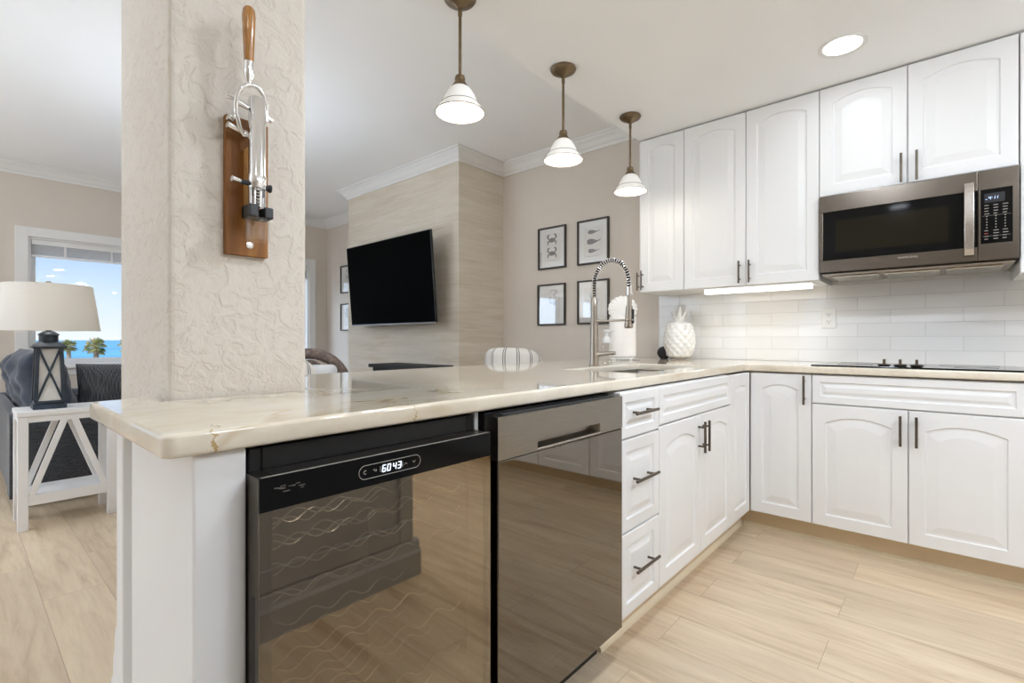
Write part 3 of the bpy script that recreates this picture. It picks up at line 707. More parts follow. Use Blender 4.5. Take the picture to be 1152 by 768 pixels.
mb.build('keypad_marking', ink_m, c); rd.build('stop_key_marking', red_m, c)

# ------------------------------------------------------------------ cooktop
T = thing('cooktop', 'black glass cooktop set in the back countertop below the microwave', 'cooktop', (-.135, 3.20, CT))
MB().box(-.395, .395, -.235, .245, .0005, .006).build('glass_top', black_gloss, T, bevel=.002)
mb = MB()
for x, y, r_ in ((-.22, .11, .09), (.22, .11, .11), (-.22, -.10, .075), (.24, -.09, .075)):
    MB().tube([(x+r_*math.cos(q/32*2*PI), y+r_*math.sin(q/32*2*PI), .0061) for q in range(32)], .0006, 5, closed=True).build('burner_ring', rub_m, T)
for x in (-.092, -.030, .032):
    k_ = MB().lathe([(.020, .006), (.026, .010), (.027, .014), (.021, .017), (.010, .018)], (x, -.172, 0), 24).build('knob', bronze_m, T, smooth=True)
    MB().box(x-.0055, x+.0055, -.186, -.158, .0172, .041).build('knob_grip', bronze_m, k_, bevel=.002)
    MB().lathe([(.017, .0058), (.017, .0068)], (x, -.172, 0), 20).build('knob_base', rub_m, k_)

# light bar under the wall cabinet
T = thing('light_bar', 'lit white light bar mounted under the tall wall cabinet left of microwave', 'light', (-.86, 3.185, z0u))
MB().box(-.30, .30, -.02, .04, -.010, -.0005).build('housing', plast_m, T, bevel=.002)
MB().box(-.296, .296, -.0195, .0385, -.036, -.010).build('diffuser', bar_m, T, bevel=.004)
MB().tube([(.30, .02, -.012), (.33, .03, -.028), (.355, .06, -.026), (.37, .10, -.012), (.372, .12, -.002)], .003, 8).build('cord', plast_m, T, smooth=True)
light('AREA', 'bar_light', (0, .01, -.0375), UNDERCAB, T, .56, (1, .97, .92), sy=.05)

# outlet on the tile
T = thing('wall_outlet', 'white double outlet plate on the tiled backsplash left of the cooktop', 'outlet', (-.532, YB-.0102, 1.19))
MB().box(-.037, .037, -.006, 0, -.06, .06).build('cover_plate', plast_m, T, bevel=.002)
for z in (-.021, .021):
    o = MB().box(-.017, .017, -.008, -.006, z-.015, z+.015).build('receptacle', plast_m, T, bevel=.002)
    MB().box(-.008, -.006, -.0088, -.0079, z-.002, z+.008).box(.006, .008, -.0088, -.0079, z-.001, z+.007).cyl((0, -.0088, z-.008), (0, -.0079, z-.008), .0025, n=10).build('slots', rub_m, o)

# ------------------------------------------------------------------ faucet
T = thing('kitchen_faucet', 'tall brushed nickel spring faucet with pull-down spray over the sink', 'faucet', (-1.362, 2.19, CT))
MB().lathe([(.030, 0), (.030, .004), (.0245, .008), (.0235, .02), (.0215, .19), (.0205, .20), (.0205, .235), (.017, .238), (.016, .300)], n=28).build('column', steel_m, T, smooth=True)
# riser + arch path in the xz plane
R = .098; zc = .420; arch = [(0, 0, .295), (0, 0, .36), (0, 0, zc)]
for k in range(1, 25):
    q = PI-PI*k/24; arch.append((R+R*math.cos(q), 0, zc+R*1.18*math.sin(q)))
arch += [(2*R+.002, 0, .395), (2*R+.004, 0, .36)]
MB().tube(arch, .0085, 10).build('hose', rub_m, T, smooth=True)
# coil spring round the arch
def resample(pts, n):
    P = [Vector(p) for p in pts]; Ls = [0]
    for a, b_ in zip(P, P[1:]): Ls.append(Ls[-1]+(b_-a).length)
    res = []
    for k in range(n):
        s = Ls[-1]*k/(n-1); i = max(j for j in range(len(Ls)) if Ls[j] <= s+1e-9); i = min(i, len(P)-2)
        u = (s-Ls[i])/(Ls[i+1]-Ls[i]); res.append((P[i].lerp(P[i+1], u), (P[i+1]-P[i]).normalized()))
    return res
turns = 40; co = []
for k, (p, tn) in enumerate(resample(arch, turns*10+1)):
    u = Vector((0, 1, 0)); w_ = tn.cross(u); q = 2*PI*k/10; co.append(p+(u*math.cos(q)+w_*math.sin(q))*.0135)
MB().tube(co, .0026, 6).build('spring', chrome_m, T, smooth=True)
MB().lathe([(.0165, .30), (.0165, .345), (.014, .35)], n=20).build('lower_collar', steel_m, T, smooth=True)
sx_ = 2*R+.004
sp = MB().cyl((sx_, 0, .365), (sx_, 0, .300), .011, .012).cyl((sx_, 0, .300), (sx_-.004, 0, .200), .0165, .0215, 20).cyl((sx_-.004, 0, .200), (sx_-.004, 0, .192), .0215, .018, 20).build('spray_head', steel_m, T, smooth=True)
MB().box(sx_+.010, sx_+.023, -.008, .008, .215, .285).build('spray_button', rub_m, sp, bevel=.004)
MB().cyl((sx_, 0, .395), (sx_, 0, .355), .0155, n=18).build('upper_collar', chrome_m, T, smooth=True)
MB().cyl((0, 0, .232), (sx_-.016, 0, .232), .0055, n=12).tube([(sx_-.001+.0225*math.cos(q/20*2*PI), .0225*math.sin(q/20*2*PI), .232) for q in range(20)], .0045, 8, closed=True).build('docking_arm', steel_m, T, smooth=True)
MB().cyl((.018, 0, .060), (.050, .0, .064), .012, .011).cyl((.050, 0, .0645), (.118, .006, .069), .0105, .0095).build('lever', steel_m, T, smooth=True)

# soap bottle
T = thing('soap_bottle', 'clear foaming soap bottle with white pump behind the faucet', 'bottle', (-1.372, 2.33, CT))
MB().lathe([(.030, 0.0005), (.033, .006), (.033, .095), (.029, .112), (.017, .120), (.017, .126)], n=24).build('bottle', clear_m, T, smooth=True)
MB().lathe([(.020, .120), (.020, .142), (.014, .152), (.010, .156), (.010, .172), (.017, .175), (.018, .186), (.010, .190)], n=20).box(.0, .042, -.006, .006, .178, .187).build('pump', plast_m, T, smooth=True)
MB().lathe([(.0295, .003), (.0305, .03)], n=24).build('soap', clear_m, T, smooth=True)

# paper towel stand with a scallop shell on top
T = thing('paper_towel_stand', 'white paper towel roll topped with a scallop shell near the sink', 'paper towel holder', (-1.66, 3.03, CT))
MB().lathe([(.085, .0005), (.088, .006), (.084, .016), (.02, .018)], n=32).build('base', cer_m, T, smooth=True)
mb = MB(); prof = [(.012, .02), (.088, .02), (.0895, .024), (.0895, .286), (.088, .29), (.012, .29)]; mb.lathe(prof, n=40)
pr = mb.build('paper_roll', paper_m, T, smooth=True)
fl = MB(); LL = []
for k in range(9):
    a_ = math.radians(-95+k*9); LL.append([((.0905)*math.cos(a_), .0905*math.sin(a_), z) for z in (.025, .285-.018*k*.9)])
fl.loops(LL, False, False, False); fl.build('loose_sheet', paper_m, pr, smooth=True)
mb = MB(); nr = 11; nk = 72; front = []; back = []
cz, Rr = .345, .095
def shell(y, bulge):
    LL = []
    for j in range(1, 11):
        s_ = j/10; l_ = []
        for k in range(nk):
            q = 2*PI*k/nk; ang = q; up = math.sin(ang)
            rad = Rr*(1+.05*abs(math.cos(ang*9)))*(1 if up > -.5 else 1-.18*(-.5-up))
            rib = .004*math.cos(ang*18)*s_
            l_.append((rad*s_*math.cos(ang), y*(1)+bulge*(1-s_*s_)*(.032)+(-1 if bulge < 0 else 1)*rib*.6, cz+rad*s_*up*.92))
        LL.append(l_)
    return LL
A = shell(-.008, -1); Bk = shell(.008, 1)
mb.loops(A[::1]+Bk[::-1]); sh = mb.build('shell_top', cer_m, T, smooth='all')
MB().cyl((0, 0, .018), (0, 0, .30), .007).build('rod', steel_m, T)
MB().tube([(.075+.02*math.cos(q/12*2*PI), -.085+.012*math.sin(q/12*2*PI), .006) for q in range(12)], .005, 8, closed=True).tube([(.03, -.10, .006), (-.03, -.105, .006), (-.06, -.09, .006)], .004, 8).build('bead_string', engr2_m, T, smooth=True)
T.rotation_euler = (0, 0, math.radians(38))

# ceramic pineapple
T = thing('ceramic_pineapple', 'white ceramic pineapple standing on the countertop in front of the tiles', 'ornament', (-1.402, 3.37, CT))
mb = MB(); nk = 112; nzr = 72; LL = []
for j in range(nzr+1):
    u = j/nzr; z = .004+u*.262
    r0_ = .1*(max(0, math.sin(PI*(.16+.70*u)))**.55)*(1 if u < .93 else 1-(u-.93)*6) * (.6+.4*min(1, u/.06)) 
    l_ = []
    for k in range(nk):
        q = 2*PI*k/nk; d1 = math.sin(6*q+u*15); d2 = math.sin(6*q-u*15); bmp_ = .0095*(abs(d1)*abs(d2))**.6*(1 if .04 < u < .97 else .2)
        l_.append(((r0_+bmp_)*math.cos(q), (r0_+bmp_)*math.sin(q), z))
    LL.append(l_)
mb.loops(LL); mb.build('body', cer_m, T, smooth='all')
mb = MB()
for tier, (cnt, ln, lean) in enumerate(((9, .075, 1.25), (8, .105, .85), (6, .125, .4))):
    for k in range(cnt):
        q = 2*PI*(k+.5*tier)/cnt; LL = []
        for j in range(7):
            u = j/6; rad = .018+lean*ln*u*.62*(1-.15*u); z = .255+ln*u*(1-.25*lean*u); wd = .017*(1-u)**.7*(1 if j else .8)+.0012; th = .004*(1-u)+.0012
            c_ = Vector((rad*math.cos(q), rad*math.sin(q), z)); tx = Vector((-math.sin(q), math.cos(q), 0)); nx_ = Vector((math.cos(q), math.sin(q), .3))
            LL.append([c_-tx*wd-nx_*th*.3, c_-nx_*th, c_+tx*wd-nx_*th*.3, c_+nx_*th])
        mb.loops(LL)
mb.build('leaf_crown', cer_m, T, smooth=True)

# smart speaker: dark fabric ball
T = thing('round_speaker', 'small round charcoal speaker beside the white pineapple', 'speaker', (-1.510, 3.355, CT))
prof = [(.018, .0005), (.028, .003)]+[(.046*math.sin(q), .044-.044*math.cos(q)) for q in [PI*(.28+.70*k/16) for k in range(17)]]
MB().lathe(prof, n=32).build('fabric_body', plain('speaker_fabric', (.025, .024, .026), .9, 0, .5, 200, .001, 300), T, smooth=True)
MB().lathe([(.019, 0.0002), (.026, .0012), (.027, .0045)], n=24).build('foot', rub_m, T, smooth=True)
MB().tube([(.03, .02, .006), (.036, .045, .002), (.02, .09, .002), (.0, .148, .003)], .0018, 6).build('cord', rub_m, T, smooth=True)

# ------------------------------------------------------------------ pendants and recessed light
def pendant(loc, label):
    T = thing('pendant_lamp', label, 'pendant lamp', loc, 0, 'pendant lamps over the peninsula')   # origin at the ceiling
    MB().lathe([(.064, -.0005), (.066, -.006), (.060, -.016), (.040, -.028), (.022, -.034), (.012, -.044), (.008, -.046)], n=28).build('canopy', pend_m, T, smooth=True)
    MB().cyl((0, 0, -.04), (0, 0, -.318), .0065, n=12).cyl((0, 0, -.05), (0, 0, -.075), .0085, n=12).build('rod', pend_m, T, smooth=True)
    MB().lathe([(.008, -.312), (.018, -.318), (.0215, -.330), (.020, -.338), (.024, -.346), (.033, -.360), (.034, -.366)], n=24, cap1=False).build('socket_cap', pend_m, T, smooth=True)
    pr = [(.031, -.362), (.045, -.374), (.058, -.395), (.067, -.415), (.0745, -.432), (.086, -.447), (.0955, -.461), (.0985, -.466)]
    inn = [(r-.0025, z-.001) for r, z in pr][::-1]
    sh = MB().lathe(pr+inn, n=40, cap0=False, cap1=False).build('glass_shade', opal_m, T, smooth=True)
    MB().tube([(.0985*math.cos(q/40*2*PI), .0985*math.sin(q/40*2*PI), -.466) for q in range(40)], .0018, 6, closed=True).build('rim', pend_m, sh, smooth=True)
    MB().tube([(.0752*math.cos(q/40*2*PI), .0752*math.sin(q/40*2*PI), -.432) for q in range(40)], .0012, 6, closed=True).build('band', pend_m, sh, smooth=True)
    MB().lathe([(.012, -.365), (.014, -.380), (.027, -.405), (.030, -.420), (.026, -.436), (.014, -.446), (.003, -.449)], n=24).build('bulb', bulb_m, T, smooth=True)
    light('POINT', 'pendant_light', (0, 0, -.478), PENDANT, T, .03, (1, .90, .76))
    return T
pendant((-1.470, 1.352, ZK), 'white glass pendant with brass stem nearest the stuccoed column')
pendant((-1.462, 2.055, ZK), 'white glass pendant with brass stem, middle one of the three')
pendant((-1.462, 2.765, ZK), 'white glass pendant with brass stem nearest the white wall cabinets')
def downlight(x, y, z, e, label, grp=None):
    T = thing('recessed_light', label, 'ceiling light', (x, y, z), 0, grp)
    MB().lathe([(.098, -.0003), (.098, -.004), (.092, -.006), (.078, -.003), (.078, -.0008)], n=40, cap0=False, cap1=False).build('trim_ring', trim_m, T, smooth=True)
    MB().lathe([(.0775, -.0012), (.0775, -.0022)], n=32).build('lens', lens_m, T)
    light('AREA', 'downlight', (0, 0, -.008), e, T, .15, LAMPCOL)
downlight(-.363, 2.758, ZK, CAN_NEAR, 'lit round recessed light in the ceiling in front of the wall cabinets')
for x, y in ((-.363, 1.39), (1.0, 2.758), (1.0, 1.39), (-.363, -.2), (1.0, -.2)):  # first one inferred from the corkscrew's shadow, others added as unseen fill
    downlight(x, y, ZK, CAN_NEAR if y > 2 or y < 0 else CAN_KITCHEN, 'unseen round recessed light in the kitchen ceiling, from a mostly added set', 'recessed lights out of the photo')
for x, y in ((-2.6, -.5), (-4.4, -.8), (-2.6, -2.4), (-4.6, -2.6)):  # unseen cans added as fill for the living room
    downlight(x, y, ZL, ADDED_CAN_LIVING, 'added unseen round recessed light in the living room ceiling', 'recessed lights out of the photo')

globe_m = emit('added_opal_globe', (.84, .94, 1.06), ADDED_GLOBE)
for x, y, wh in ((.95, .75, 'to the right of the camera'), (1.15, 1.9, 'beyond the right photo edge')):  # unseen globes added to lift the kitchen ceiling and fronts
    T = thing('added_ceiling_globe', 'added round opal fill light on the kitchen ceiling ' + wh, 'ceiling light', (x, y, ZK))
    MB().lathe([(.09, -.0005), (.09, -.02), (.05, -.035), (.05, -.09)], n=28).build('base', plast_m, T, smooth=True)
    MB().lathe([(.05, -.088)]+[(.14*math.sin(q), -.215+.14*math.cos(q)) for q in [PI*(.13+.86*k/20) for k in range(21)]], n=32).build('globe', globe_m, T, smooth=True)
for x, y, wh, pw_ in ((-2.75, -2.0, 'beside the glass doors', 1), (-6.0, -2.9, 'by the window wall', .8), (-3.75, 1.2, 'behind the stuccoed column', .29), (-4.3, -3.6, 'between the two glass doors', 1)):  # unseen lamps added to bounce light off the living room ceiling
    T = thing('added_floor_lamp', 'added uplighting floor lamp ' + wh + ', out of the photo', 'lamp', (x, y, 0))
    MB().lathe([(.14, 0), (.14, .015), (.03, .03), (.012, .05)], n=28).build('base', bronze_m, T, smooth=True)
    MB().cyl((0, 0, .04), (0, 0, 1.22), .012).build('pole', bronze_m, T, smooth=True)
    MB().lathe([(.02, 1.22), (.08, 1.26), (.15, 1.36), (.148, 1.362), (.078, 1.268), (.02, 1.23)], n=32, cap0=False, cap1=False).build('bowl', bronze_m, T, smooth=True)
    light('AREA', 'added_uplight', (0, 0, 1.37), ADDED_TORCH*pw_, T, .26, FILLCOL, rot=(PI, 0, 0))

# ------------------------------------------------------------------ corkscrew on the column
T = thing('wall_corkscrew', 'chrome wall mounted corkscrew with wooden handle on the stuccoed column', 'corkscrew', (-1.3165, .4845, 1.268), R90)
MB().box(-.051, .048, -.018, 0, 0, .336).build('backboard', walnut_m, T, bevel=.002)
MB().box(-.012, .012, -.048, -.018, .11, .26).build('mount_block', plain('oak_block', (.50, .28, .10), .4, 0, .15, 20), T, bevel=.002)
mb = MB().lathe([(.008, .372), (.017, .374), (.0195, .370), (.0195, .190), (.0205, .188), (.0205, .158), (.0195, .155)], (.002, -.067, 0), 28).build('barrel', chrome_m, T, smooth=True)
# cut-away lower barrel with the worm
mb = MB(); LL = []
for z in (.155, .112):
    LL.append([(.002+.0195*math.cos(q), -.067+.0195*math.sin(q), z) for q in [math.radians(-20+220*k/16) for k in range(17)]]+[(.002+.016*math.cos(q), -.067+.016*math.sin(q), z) for q in [math.radians(200-220*k/16) for k in range(17)]])
mb.loops(LL).build('open_sleeve', chrome_m, T, smooth=True)
MB().tube([(.002+.005*math.cos(k*.9), -.067+.005*math.sin(k*.9), .16-.0011*k) for k in range(46)], .0018, 6).cyl((-.004, -.067, .158), (-.004, -.067, .112), .004).cyl((.009, -.067, .158), (.009, -.067, .112), .004).build('worm', chrome_m, T, smooth=True)
MB().box(-.026, -.004, -.094, -.045, .083, .113).box(.009, .030, -.094, -.045, .083, .110).box(-.026, .030, -.060, -.045, .083, .110).build('bottle_clamp', blk_m, T, bevel=.003)
MB().lathe([(.028, .083), (.028, .030), (.026, .030), (.026, .083)], (.002, -.068, 0), 28, False, False).build('glass_cup', clear_m, T, smooth=True)
lv = MB().lathe([(.004, .582), (.009, .585), (.0135, .578), (.0150, .562), (.0125, .50), (.0105, .455)], (-.017, -.067, 0), 24).build('handle', grip_m, T, smooth=True)
MB().lathe([(.0105, .456), (.0105, .420), (.0065, .408), (.006, .396)], (-.017, -.067, 0), 20).build('ferrule', chrome_m, lv, smooth=True)
yo = []
for k in range(17):
    q = math.radians(195-205*k/16); yo.append((-.012+.034*math.cos(q), -.070-.012*math.sin(max(0, q)), .350+.046*math.sin(q)))
yo = [(-.020, -.046, .285), (-.034, -.055, .300), (-.0445, -.066, .325)]+yo+[(.024, -.070, .325)]
MB().tube(yo, .0052, 10).build('yoke', chrome_m, lv, smooth=True)
mb = MB()
for a, b_, r_ in (((-.062, -.060, .362), (-.044, -.066, .358), .007), ((-.044, -.066, .352), (-.018, -.067, .345), .0065), ((.020, -.067, .338), (.036, -.067, .330), .0065), ((-.052, -.040, .322), (-.042, -.038, .318), .010), ((-.058, -.050, .298), (-.028, -.045, .292), .008), ((-.055, -.070, .168), (-.034, -.067, .166), .007)):
    MB().cyl(a, b_, r_, r_*.8, 14).build('pivot_bolt', chrome_m, T, smooth=True)
MB().cyl((-.036, -.067, .166), (-.018, -.067, .166), .006).cyl((.021, -.067, .163), (.032, -.067, .163), .0075).cyl((.030, -.067, .163), (.034, -.067, .163), .0095).build('side_screw', rub_m, T, smooth=True)
sc2 = MB().lathe([(.0085, 0), (.0085, .002), (.004, .003)], n=18).build('board_screw', chrome_m, T, smooth=True, loc=(.003, -.018, .026)); sc2.rotation_euler = (PI/2, 0, 0)
MB().cyl((-.008, -.0184, .30), (-.008, -.021, .30), .008).build('board_bolt', chrome_m, T, smooth=True)

# ------------------------------------------------------------------ television and console
T = thing('television', 'large black flat television on the stone clad chase', 'television', (-4.045, 2.80, 1.21), math.radians(-.6))
tilt = math.radians(4.5)
def pt(o): o.rotation_euler = (tilt, 0, 0); return o
pt(MB().box(-.700, .700, .0, .022, 0, .812).build('housing', blk_m, T, bevel=.004))
pt(MB().box(-.692, .692, -.0012, .0, .012, .804).build('screen', tvscreen, T))
pt(MB().box(-.70, .70, -.004, .003, -.004, .006).build('bottom_bezel', plain('bezel_silver', (.35, .35, .36), .3, .9), T, bevel=.001))
pt(MB().box(-.03, .03, -.006, -.003, -.009, -.001).build('badge', plain('badge_silver', (.5, .5, .5), .3, .9), T, bevel=.001))
MB().box(-.22, .22, .075, .1475, .25, .60).box(-.25, .25, .02, .0749, .12, .42).build('wall_bracket', blk_m, T)
T = thing('media_console', 'low black console top showing over the counter below the television', 'console', (-3.58, 2.775, 0))
MB().box(-.54, .30, -.165, .165, .800, .832).build('top', rub_m, T, bevel=.003)
MB().box(-.50, .26, -.14, .15, .06, .800).build('case', rub_m, T)
for x in (-.46, .22):
    for y in (-.11, .12): MB().box(x-.02, x+.02, y-.02, y+.02, 0, .06).build('leg', rub_m, T)

# ------------------------------------------------------------------ framed prints
def blob(cx, cz, a, b_, n=20, rot=0):
    return [(cx+a*math.cos(2*PI*k/n)*math.cos(rot)-b_*math.sin(2*PI*k/n)*math.sin(rot), cz+a*math.cos(2*PI*k/n)*math.sin(rot)+b_*math.sin(2*PI*k/n)*math.cos(rot)) for k in range(n)]
def picture(x0, x1, z0, z1, label, motif, grp):
    T = thing('framed_print', label, 'picture', ((x0+x1)/2, YB-.0005, (z0+z1)/2), 0, grp); w, h_ = (x1-x0)/2, (z1-z0)/2; f = .014
    MB().box(-w, -w+f, -.022, 0, -h_, h_).box(w-f, w, -.022, 0, -h_, h_).box(-w+f, w-f, -.022, 0, h_-f, h_).box(-w+f, w-f, -.022, 0, -h_, -h_+f).build('frame', frame_m, T, bevel=.002)
    MB().box(-w+f, w-f, -.008, -.001, -h_+f, h_-f).build('mat_board', matb_m, T)
    pw_, ph = w*.58, h_*.66
    art = MB().box(-pw_, pw_, -.0088, -.008, -ph, ph).build('print', print_m, T)
    mb = MB()
    def pr(poly): mb.prism(poly, -.0096, -.0088, 'xz')
    if motif == 'crab':
        for cz, s_ in ((.068, 1), (-.050, 1)):
            pr(blob(0, cz, .034, .020))
            for sd_ in (-1, 1):
                mb.tube([(sd_*.030, -.0092, cz+.008), (sd_*.047, -.0092, cz+.026), (sd_*.040, -.0092, cz+.046), (sd_*.024, -.0092, cz+.052)], [.005, .006, .007, .003], 6)
                for q in range(3): mb.tube([(sd_*.028, -.0092, cz-.004-q*.006), (sd_*.050, -.0092, cz-.006-q*.010), (sd_*.042, -.0092, cz-.026-q*.008)], .0028, 5)
        mb.box(-.045, .045, -.0094, -.0088, -.112, -.1105)
    elif motif == 'whale':
        for cz, a, b_ in ((.082, .050, .017), (.002, .058, .024), (-.075, .046, .017)):
            pts = [(-a, cz-b_*.3), (-a*.95, cz+b_*.7), (-a*.5, cz+b_), (0, cz+b_*.8), (a*.6, cz+b_*.25), (a*.95, cz+b_*.2), (a*1.3, cz+b_*.75), (a*1.15, cz), (a*.9, cz-b_*.1), (a*.4, cz-b_*.6), (-a*.2, cz-b_), (-a*.8, cz-b_*.9)]
            pr(pts)
        mb.box(-.06, .06, -.0094, -.0088, -.122, -.1205)
    else:
        random.seed(5 if motif == 'weed' else 9)
        for q in range(16):
            x = -.02+random.random()*.075; z = -.02+random.random()*.13
            mb.tube([(x, -.0092, z), (x+.012*math.sin(q), -.0092, z+.018), (x+.02*math.cos(q*2), -.0092, z+.03), (x+.028*math.cos(q), -.0092, z+.024)], [.004, .003, .0025, .001], 6)
        mb.tube([(.02, -.0092, .10), (.03, -.0092, .05), (.028, -.0092, -.03), (.015, -.0092, -.08)], .003, 6)
    mb.build('engraving', engr_m if motif in ('crab', 'whale') else engr2_m, art)
    MB().box(-w+f, w-f, -.0135, -.0120, -h_+f, h_-f).build('glass', picglass_m, T)
g = 'framed sea life prints beside the cabinets'
picture(-2.779, -2.475, 1.690, 2.063, 'black framed print of two crabs, upper left of the four', 'crab', g)
picture(-2.355, -2.051, 1.690, 2.063, 'black framed print of three whales, upper right of the four', 'whale', g)
picture(-2.785, -2.480, 1.188, 1.556, 'black framed print with window glare, lower left of the four', 'weed', g)
picture(-2.354, -2.049, 1.190, 1.558, 'black framed print partly behind the faucet, lower right of the four', 'coral', g)
g = 'framed prints in the far corner'
picture(-6.228, -5.923, 1.693, 2.063, 'upper framed print in the far corner left of the television', 'weed', g)
picture(-6.228, -5.923, 1.183, 1.548, 'lower framed print in the far corner left of the television', 'coral', g)

# ------------------------------------------------------------------ striped stools at the bar
def stool(loc, rz, label):
    T = thing('bar_stool', label, 'stool', loc, rz, 'striped stools on the living room side of the bar')   # open side to local -y
    mb = MB(); LL = []; n = 36
    for k in range(n+1):
        a_ = math.radians(-112+224*k/n); ca = math.cos(a_); top = 1.005-.075*(abs(a_)/1.955)**3
        end = min(1, min(k, n-k)/2.5+.35); R_, th = .155, .050*end
        dirv = Vector((math.sin(a_), math.cos(a_), 0)); l_ = []
        zb_ = .64; prof = []
        for q in range(9): t_ = PI*q/8; prof.append((th*math.cos(t_), top-th*1.1+th*1.1*math.sin(t_)))
        prof += [(-th, zb_+.02), (-th*.6, zb_), (th*.6, zb_), (th, zb_+.02)]
        for o_, z in prof: l_.append(dirv*(R_+o_)+Vector((0, 0, z)))
        LL.append(l_)
    mb.loops(LL).build('backrest', tick_m, T, smooth='all')
    MB().lathe([(.13, .62), (.172, .625), (.18, .65), (.175, .68), (.14, .695), (.02, .70)], (0, -.01, 0), 32).build('seat', tick_m, T, smooth='all')
    for sx2 in (-1, 1):
        for sy2 in (-1, 1): MB().tube([(sx2*.12, sy2*.12, .63), (sx2*.17, sy2*.17, 0)], [.02, .014], 10).build('leg', chairleg_m, T, smooth=True)
    MB().tube([(.205*math.cos(q/24*2*PI), .205*math.sin(q/24*2*PI), .22) for q in range(24)], .009, 8, closed=True).build('footrest', chairleg_m, T, smooth=True)
    return T
s1 = stool((-2.330, 2.66, 0), math.radians(203), 'white stool with dark ticking stripes at the counter below the crab print')
s2 = dup(s1, (-2.40, 1.0, 0), math.radians(215), 'white striped stool right behind the stuccoed column')
# rattan chair
T = thing('rattan_chair', 'dark woven rattan chair with arched back and pale cushion beyond the bar', 'chair', (-2.92, 1.44, 0), math.radians(64))
def archpath(w_, z0_, z1_, n=18): return [(-w_, 0, z0_)]+[(-w_*math.cos(PI*k/n), -.06*math.sin(PI*k/n)*0, z1_-.24+.24*math.sin(PI*k/n)) for k in range(n+1)]+[(w_, 0, z0_)]
MB().tube([(x, .20+.05*(z-.5), z) for x, y, z in archpath(.235, .40, .97)], .036, 12).build('back_frame', rattan_m, T, smooth=True)
mb = MB(); LL = []
for k in range(13):
    u = -1+k/6; LL.append([(.205*u, .205, .43), (.205*u, .235, .43+(.5*math.sqrt(max(0, 1-u*u*.98)))), (.205*u, .215, .43+(.5*math.sqrt(max(0, 1-u*u*.98)))), (.205*u, .185, .43)])
mb.loops(LL).build('back_weave', rattan_m, T)
MB().box(-.23, .23, -.24, .22, .38, .43).build('seat', rattan_m, T, bevel=.02)
MB().box(-.21, .21, -.22, .18, .43, .49).build('seat_cushion', cushion_m, T, bevel=.025, seg=3)
mb = MB().box(-.17, .17, .10, .18, .49, .90); mb.build('back_cushion', cushion_m, T, bevel=.038, seg=4, smooth=True)
for x in (-.20, .20):
    for y in (-.20, .19): MB().tube([(x, y, .39), (x*1.05, y*1.05, 0)], [.022, .018], 10).build('leg', rattan_m, T, smooth=True)

# ------------------------------------------------------------------ side table, lamp, sofa
T = thing('side_table', 'white wooden side table with crossed braces holding the lantern lamp', 'side table', (-3.97, .450, 0))
hx_, hy_ = .152, .216; lg = .044
MB().box(-hx_-.004, hx_+.004, -hy_-.004, hy_+.004, .632, .660).build('top', white_m, T, bevel=.003)
MB().box(hx_-.022, hx_-.004, -hy_+lg, hy_-lg, .598, .632).box(-hx_+.004, -hx_+.022, -hy_+lg, hy_-lg, .598, .632).box(-hx_+lg, hx_-lg, -hy_+.004, -hy_+.022, .598, .632).box(-hx_+lg, hx_-lg, hy_-.022, hy_-.004, .598, .632).build('apron', white_m, T, bevel=.002)
for a in (-1, 1):
    for b_ in (-1, 1): MB().box(min(a*hx_, a*(hx_-lg)), max(a*hx_, a*(hx_-lg)), min(b_*hy_, b_*(hy_-lg)), max(b_*hy_, b_*(hy_-lg)), 0, .632).build('leg', white_m, T, bevel=.003)
MB().box(-hx_+.008, hx_-.008, -hy_+.012, hy_-.012, .165, .192).box(hx_-.02, hx_-.004, -hy_+lg, hy_-lg, .135, .192).build('shelf', white_m, T, bevel=.002)
for x in (hx_-.013, -hx_+.013):
    for s in (-1, 1): MB().bar((x, s*.022, .602), (x, s*(hy_-lg-.012), .190), .030, .018, (1, 0, 0)).build('brace', white_m, T, bevel=.002)
T = thing('table_lamp', 'lantern style table lamp with white drum shade on the white side table', 'lamp', (-3.955, .372, .6605))
lb = MB().box(-.073, .073, -.073, .073, 0, .028).box(-.066, .066, -.066, .066, .028, .045); lb.build('base', lantern_m, T, bevel=.004)
mb = MB(); b0, b1, zt_, zb_ = .060, .050, .350, .045
for a in (-1, 1):
    for c_ in (-1, 1): mb.bar((a*b0, c_*b0, zb_), (a*b1, c_*b1, zt_), .018, .018, (0, 1, 0))
for s in (-1, 1):
    for q in (-1, 1):
        mb.bar((s*b0, -q*(b0-.006), zb_+.005), (s*b1, q*(b1-.006), zt_-.006), .010, .008, (1, 0, 0)); mb.bar((-q*(b0-.006), s*b0, zb_+.005), (q*(b1-.006), s*b1, zt_-.006), .010, .008, (0, 1, 0))
mb.build('lantern_frame', lantern_m, T)
MB().loops([[(-.053, -.053, .046), (.053, -.053, .046), (.053, .053, .046), (-.053, .053, .046)], [(-.044, -.044, .349), (.044, -.044, .349), (.044, .044, .349), (-.044, .044, .349)]]).build('lantern_panel', frosted_m, T)
MB().loops([[(s*a, c_*a, z) for s, c_ in ((-1, -1), (1, -1), (1, 1), (-1, 1))] for a, z in ((.070, .348), (.074, .356), (.072, .362), (.048, .385), (.044, .388))]).build('lantern_roof', lantern_m, T)
MB().lathe([(.043, .386), (.043, .425), (.049, .428), (.045, .434), (.025, .448), (.012, .452), (.012, .475), (.016, .478), (.016, .52)], n=20).build('neck', lantern_m, T, smooth=True)
pr = [(.236, .452), (.200, .718)]
sh = MB().lathe(pr+[(.1975, .718), (.2335, .452), (.236, .452)], n=48, cap0=False, cap1=False).build('shade', shade_m, T, smooth=True)
mb = MB()
for k in range(3): q = 2*PI*k/3; mb.tube([(0, 0, .708), (.1975*math.cos(q), .1975*math.sin(q), .714)], .002, 6)
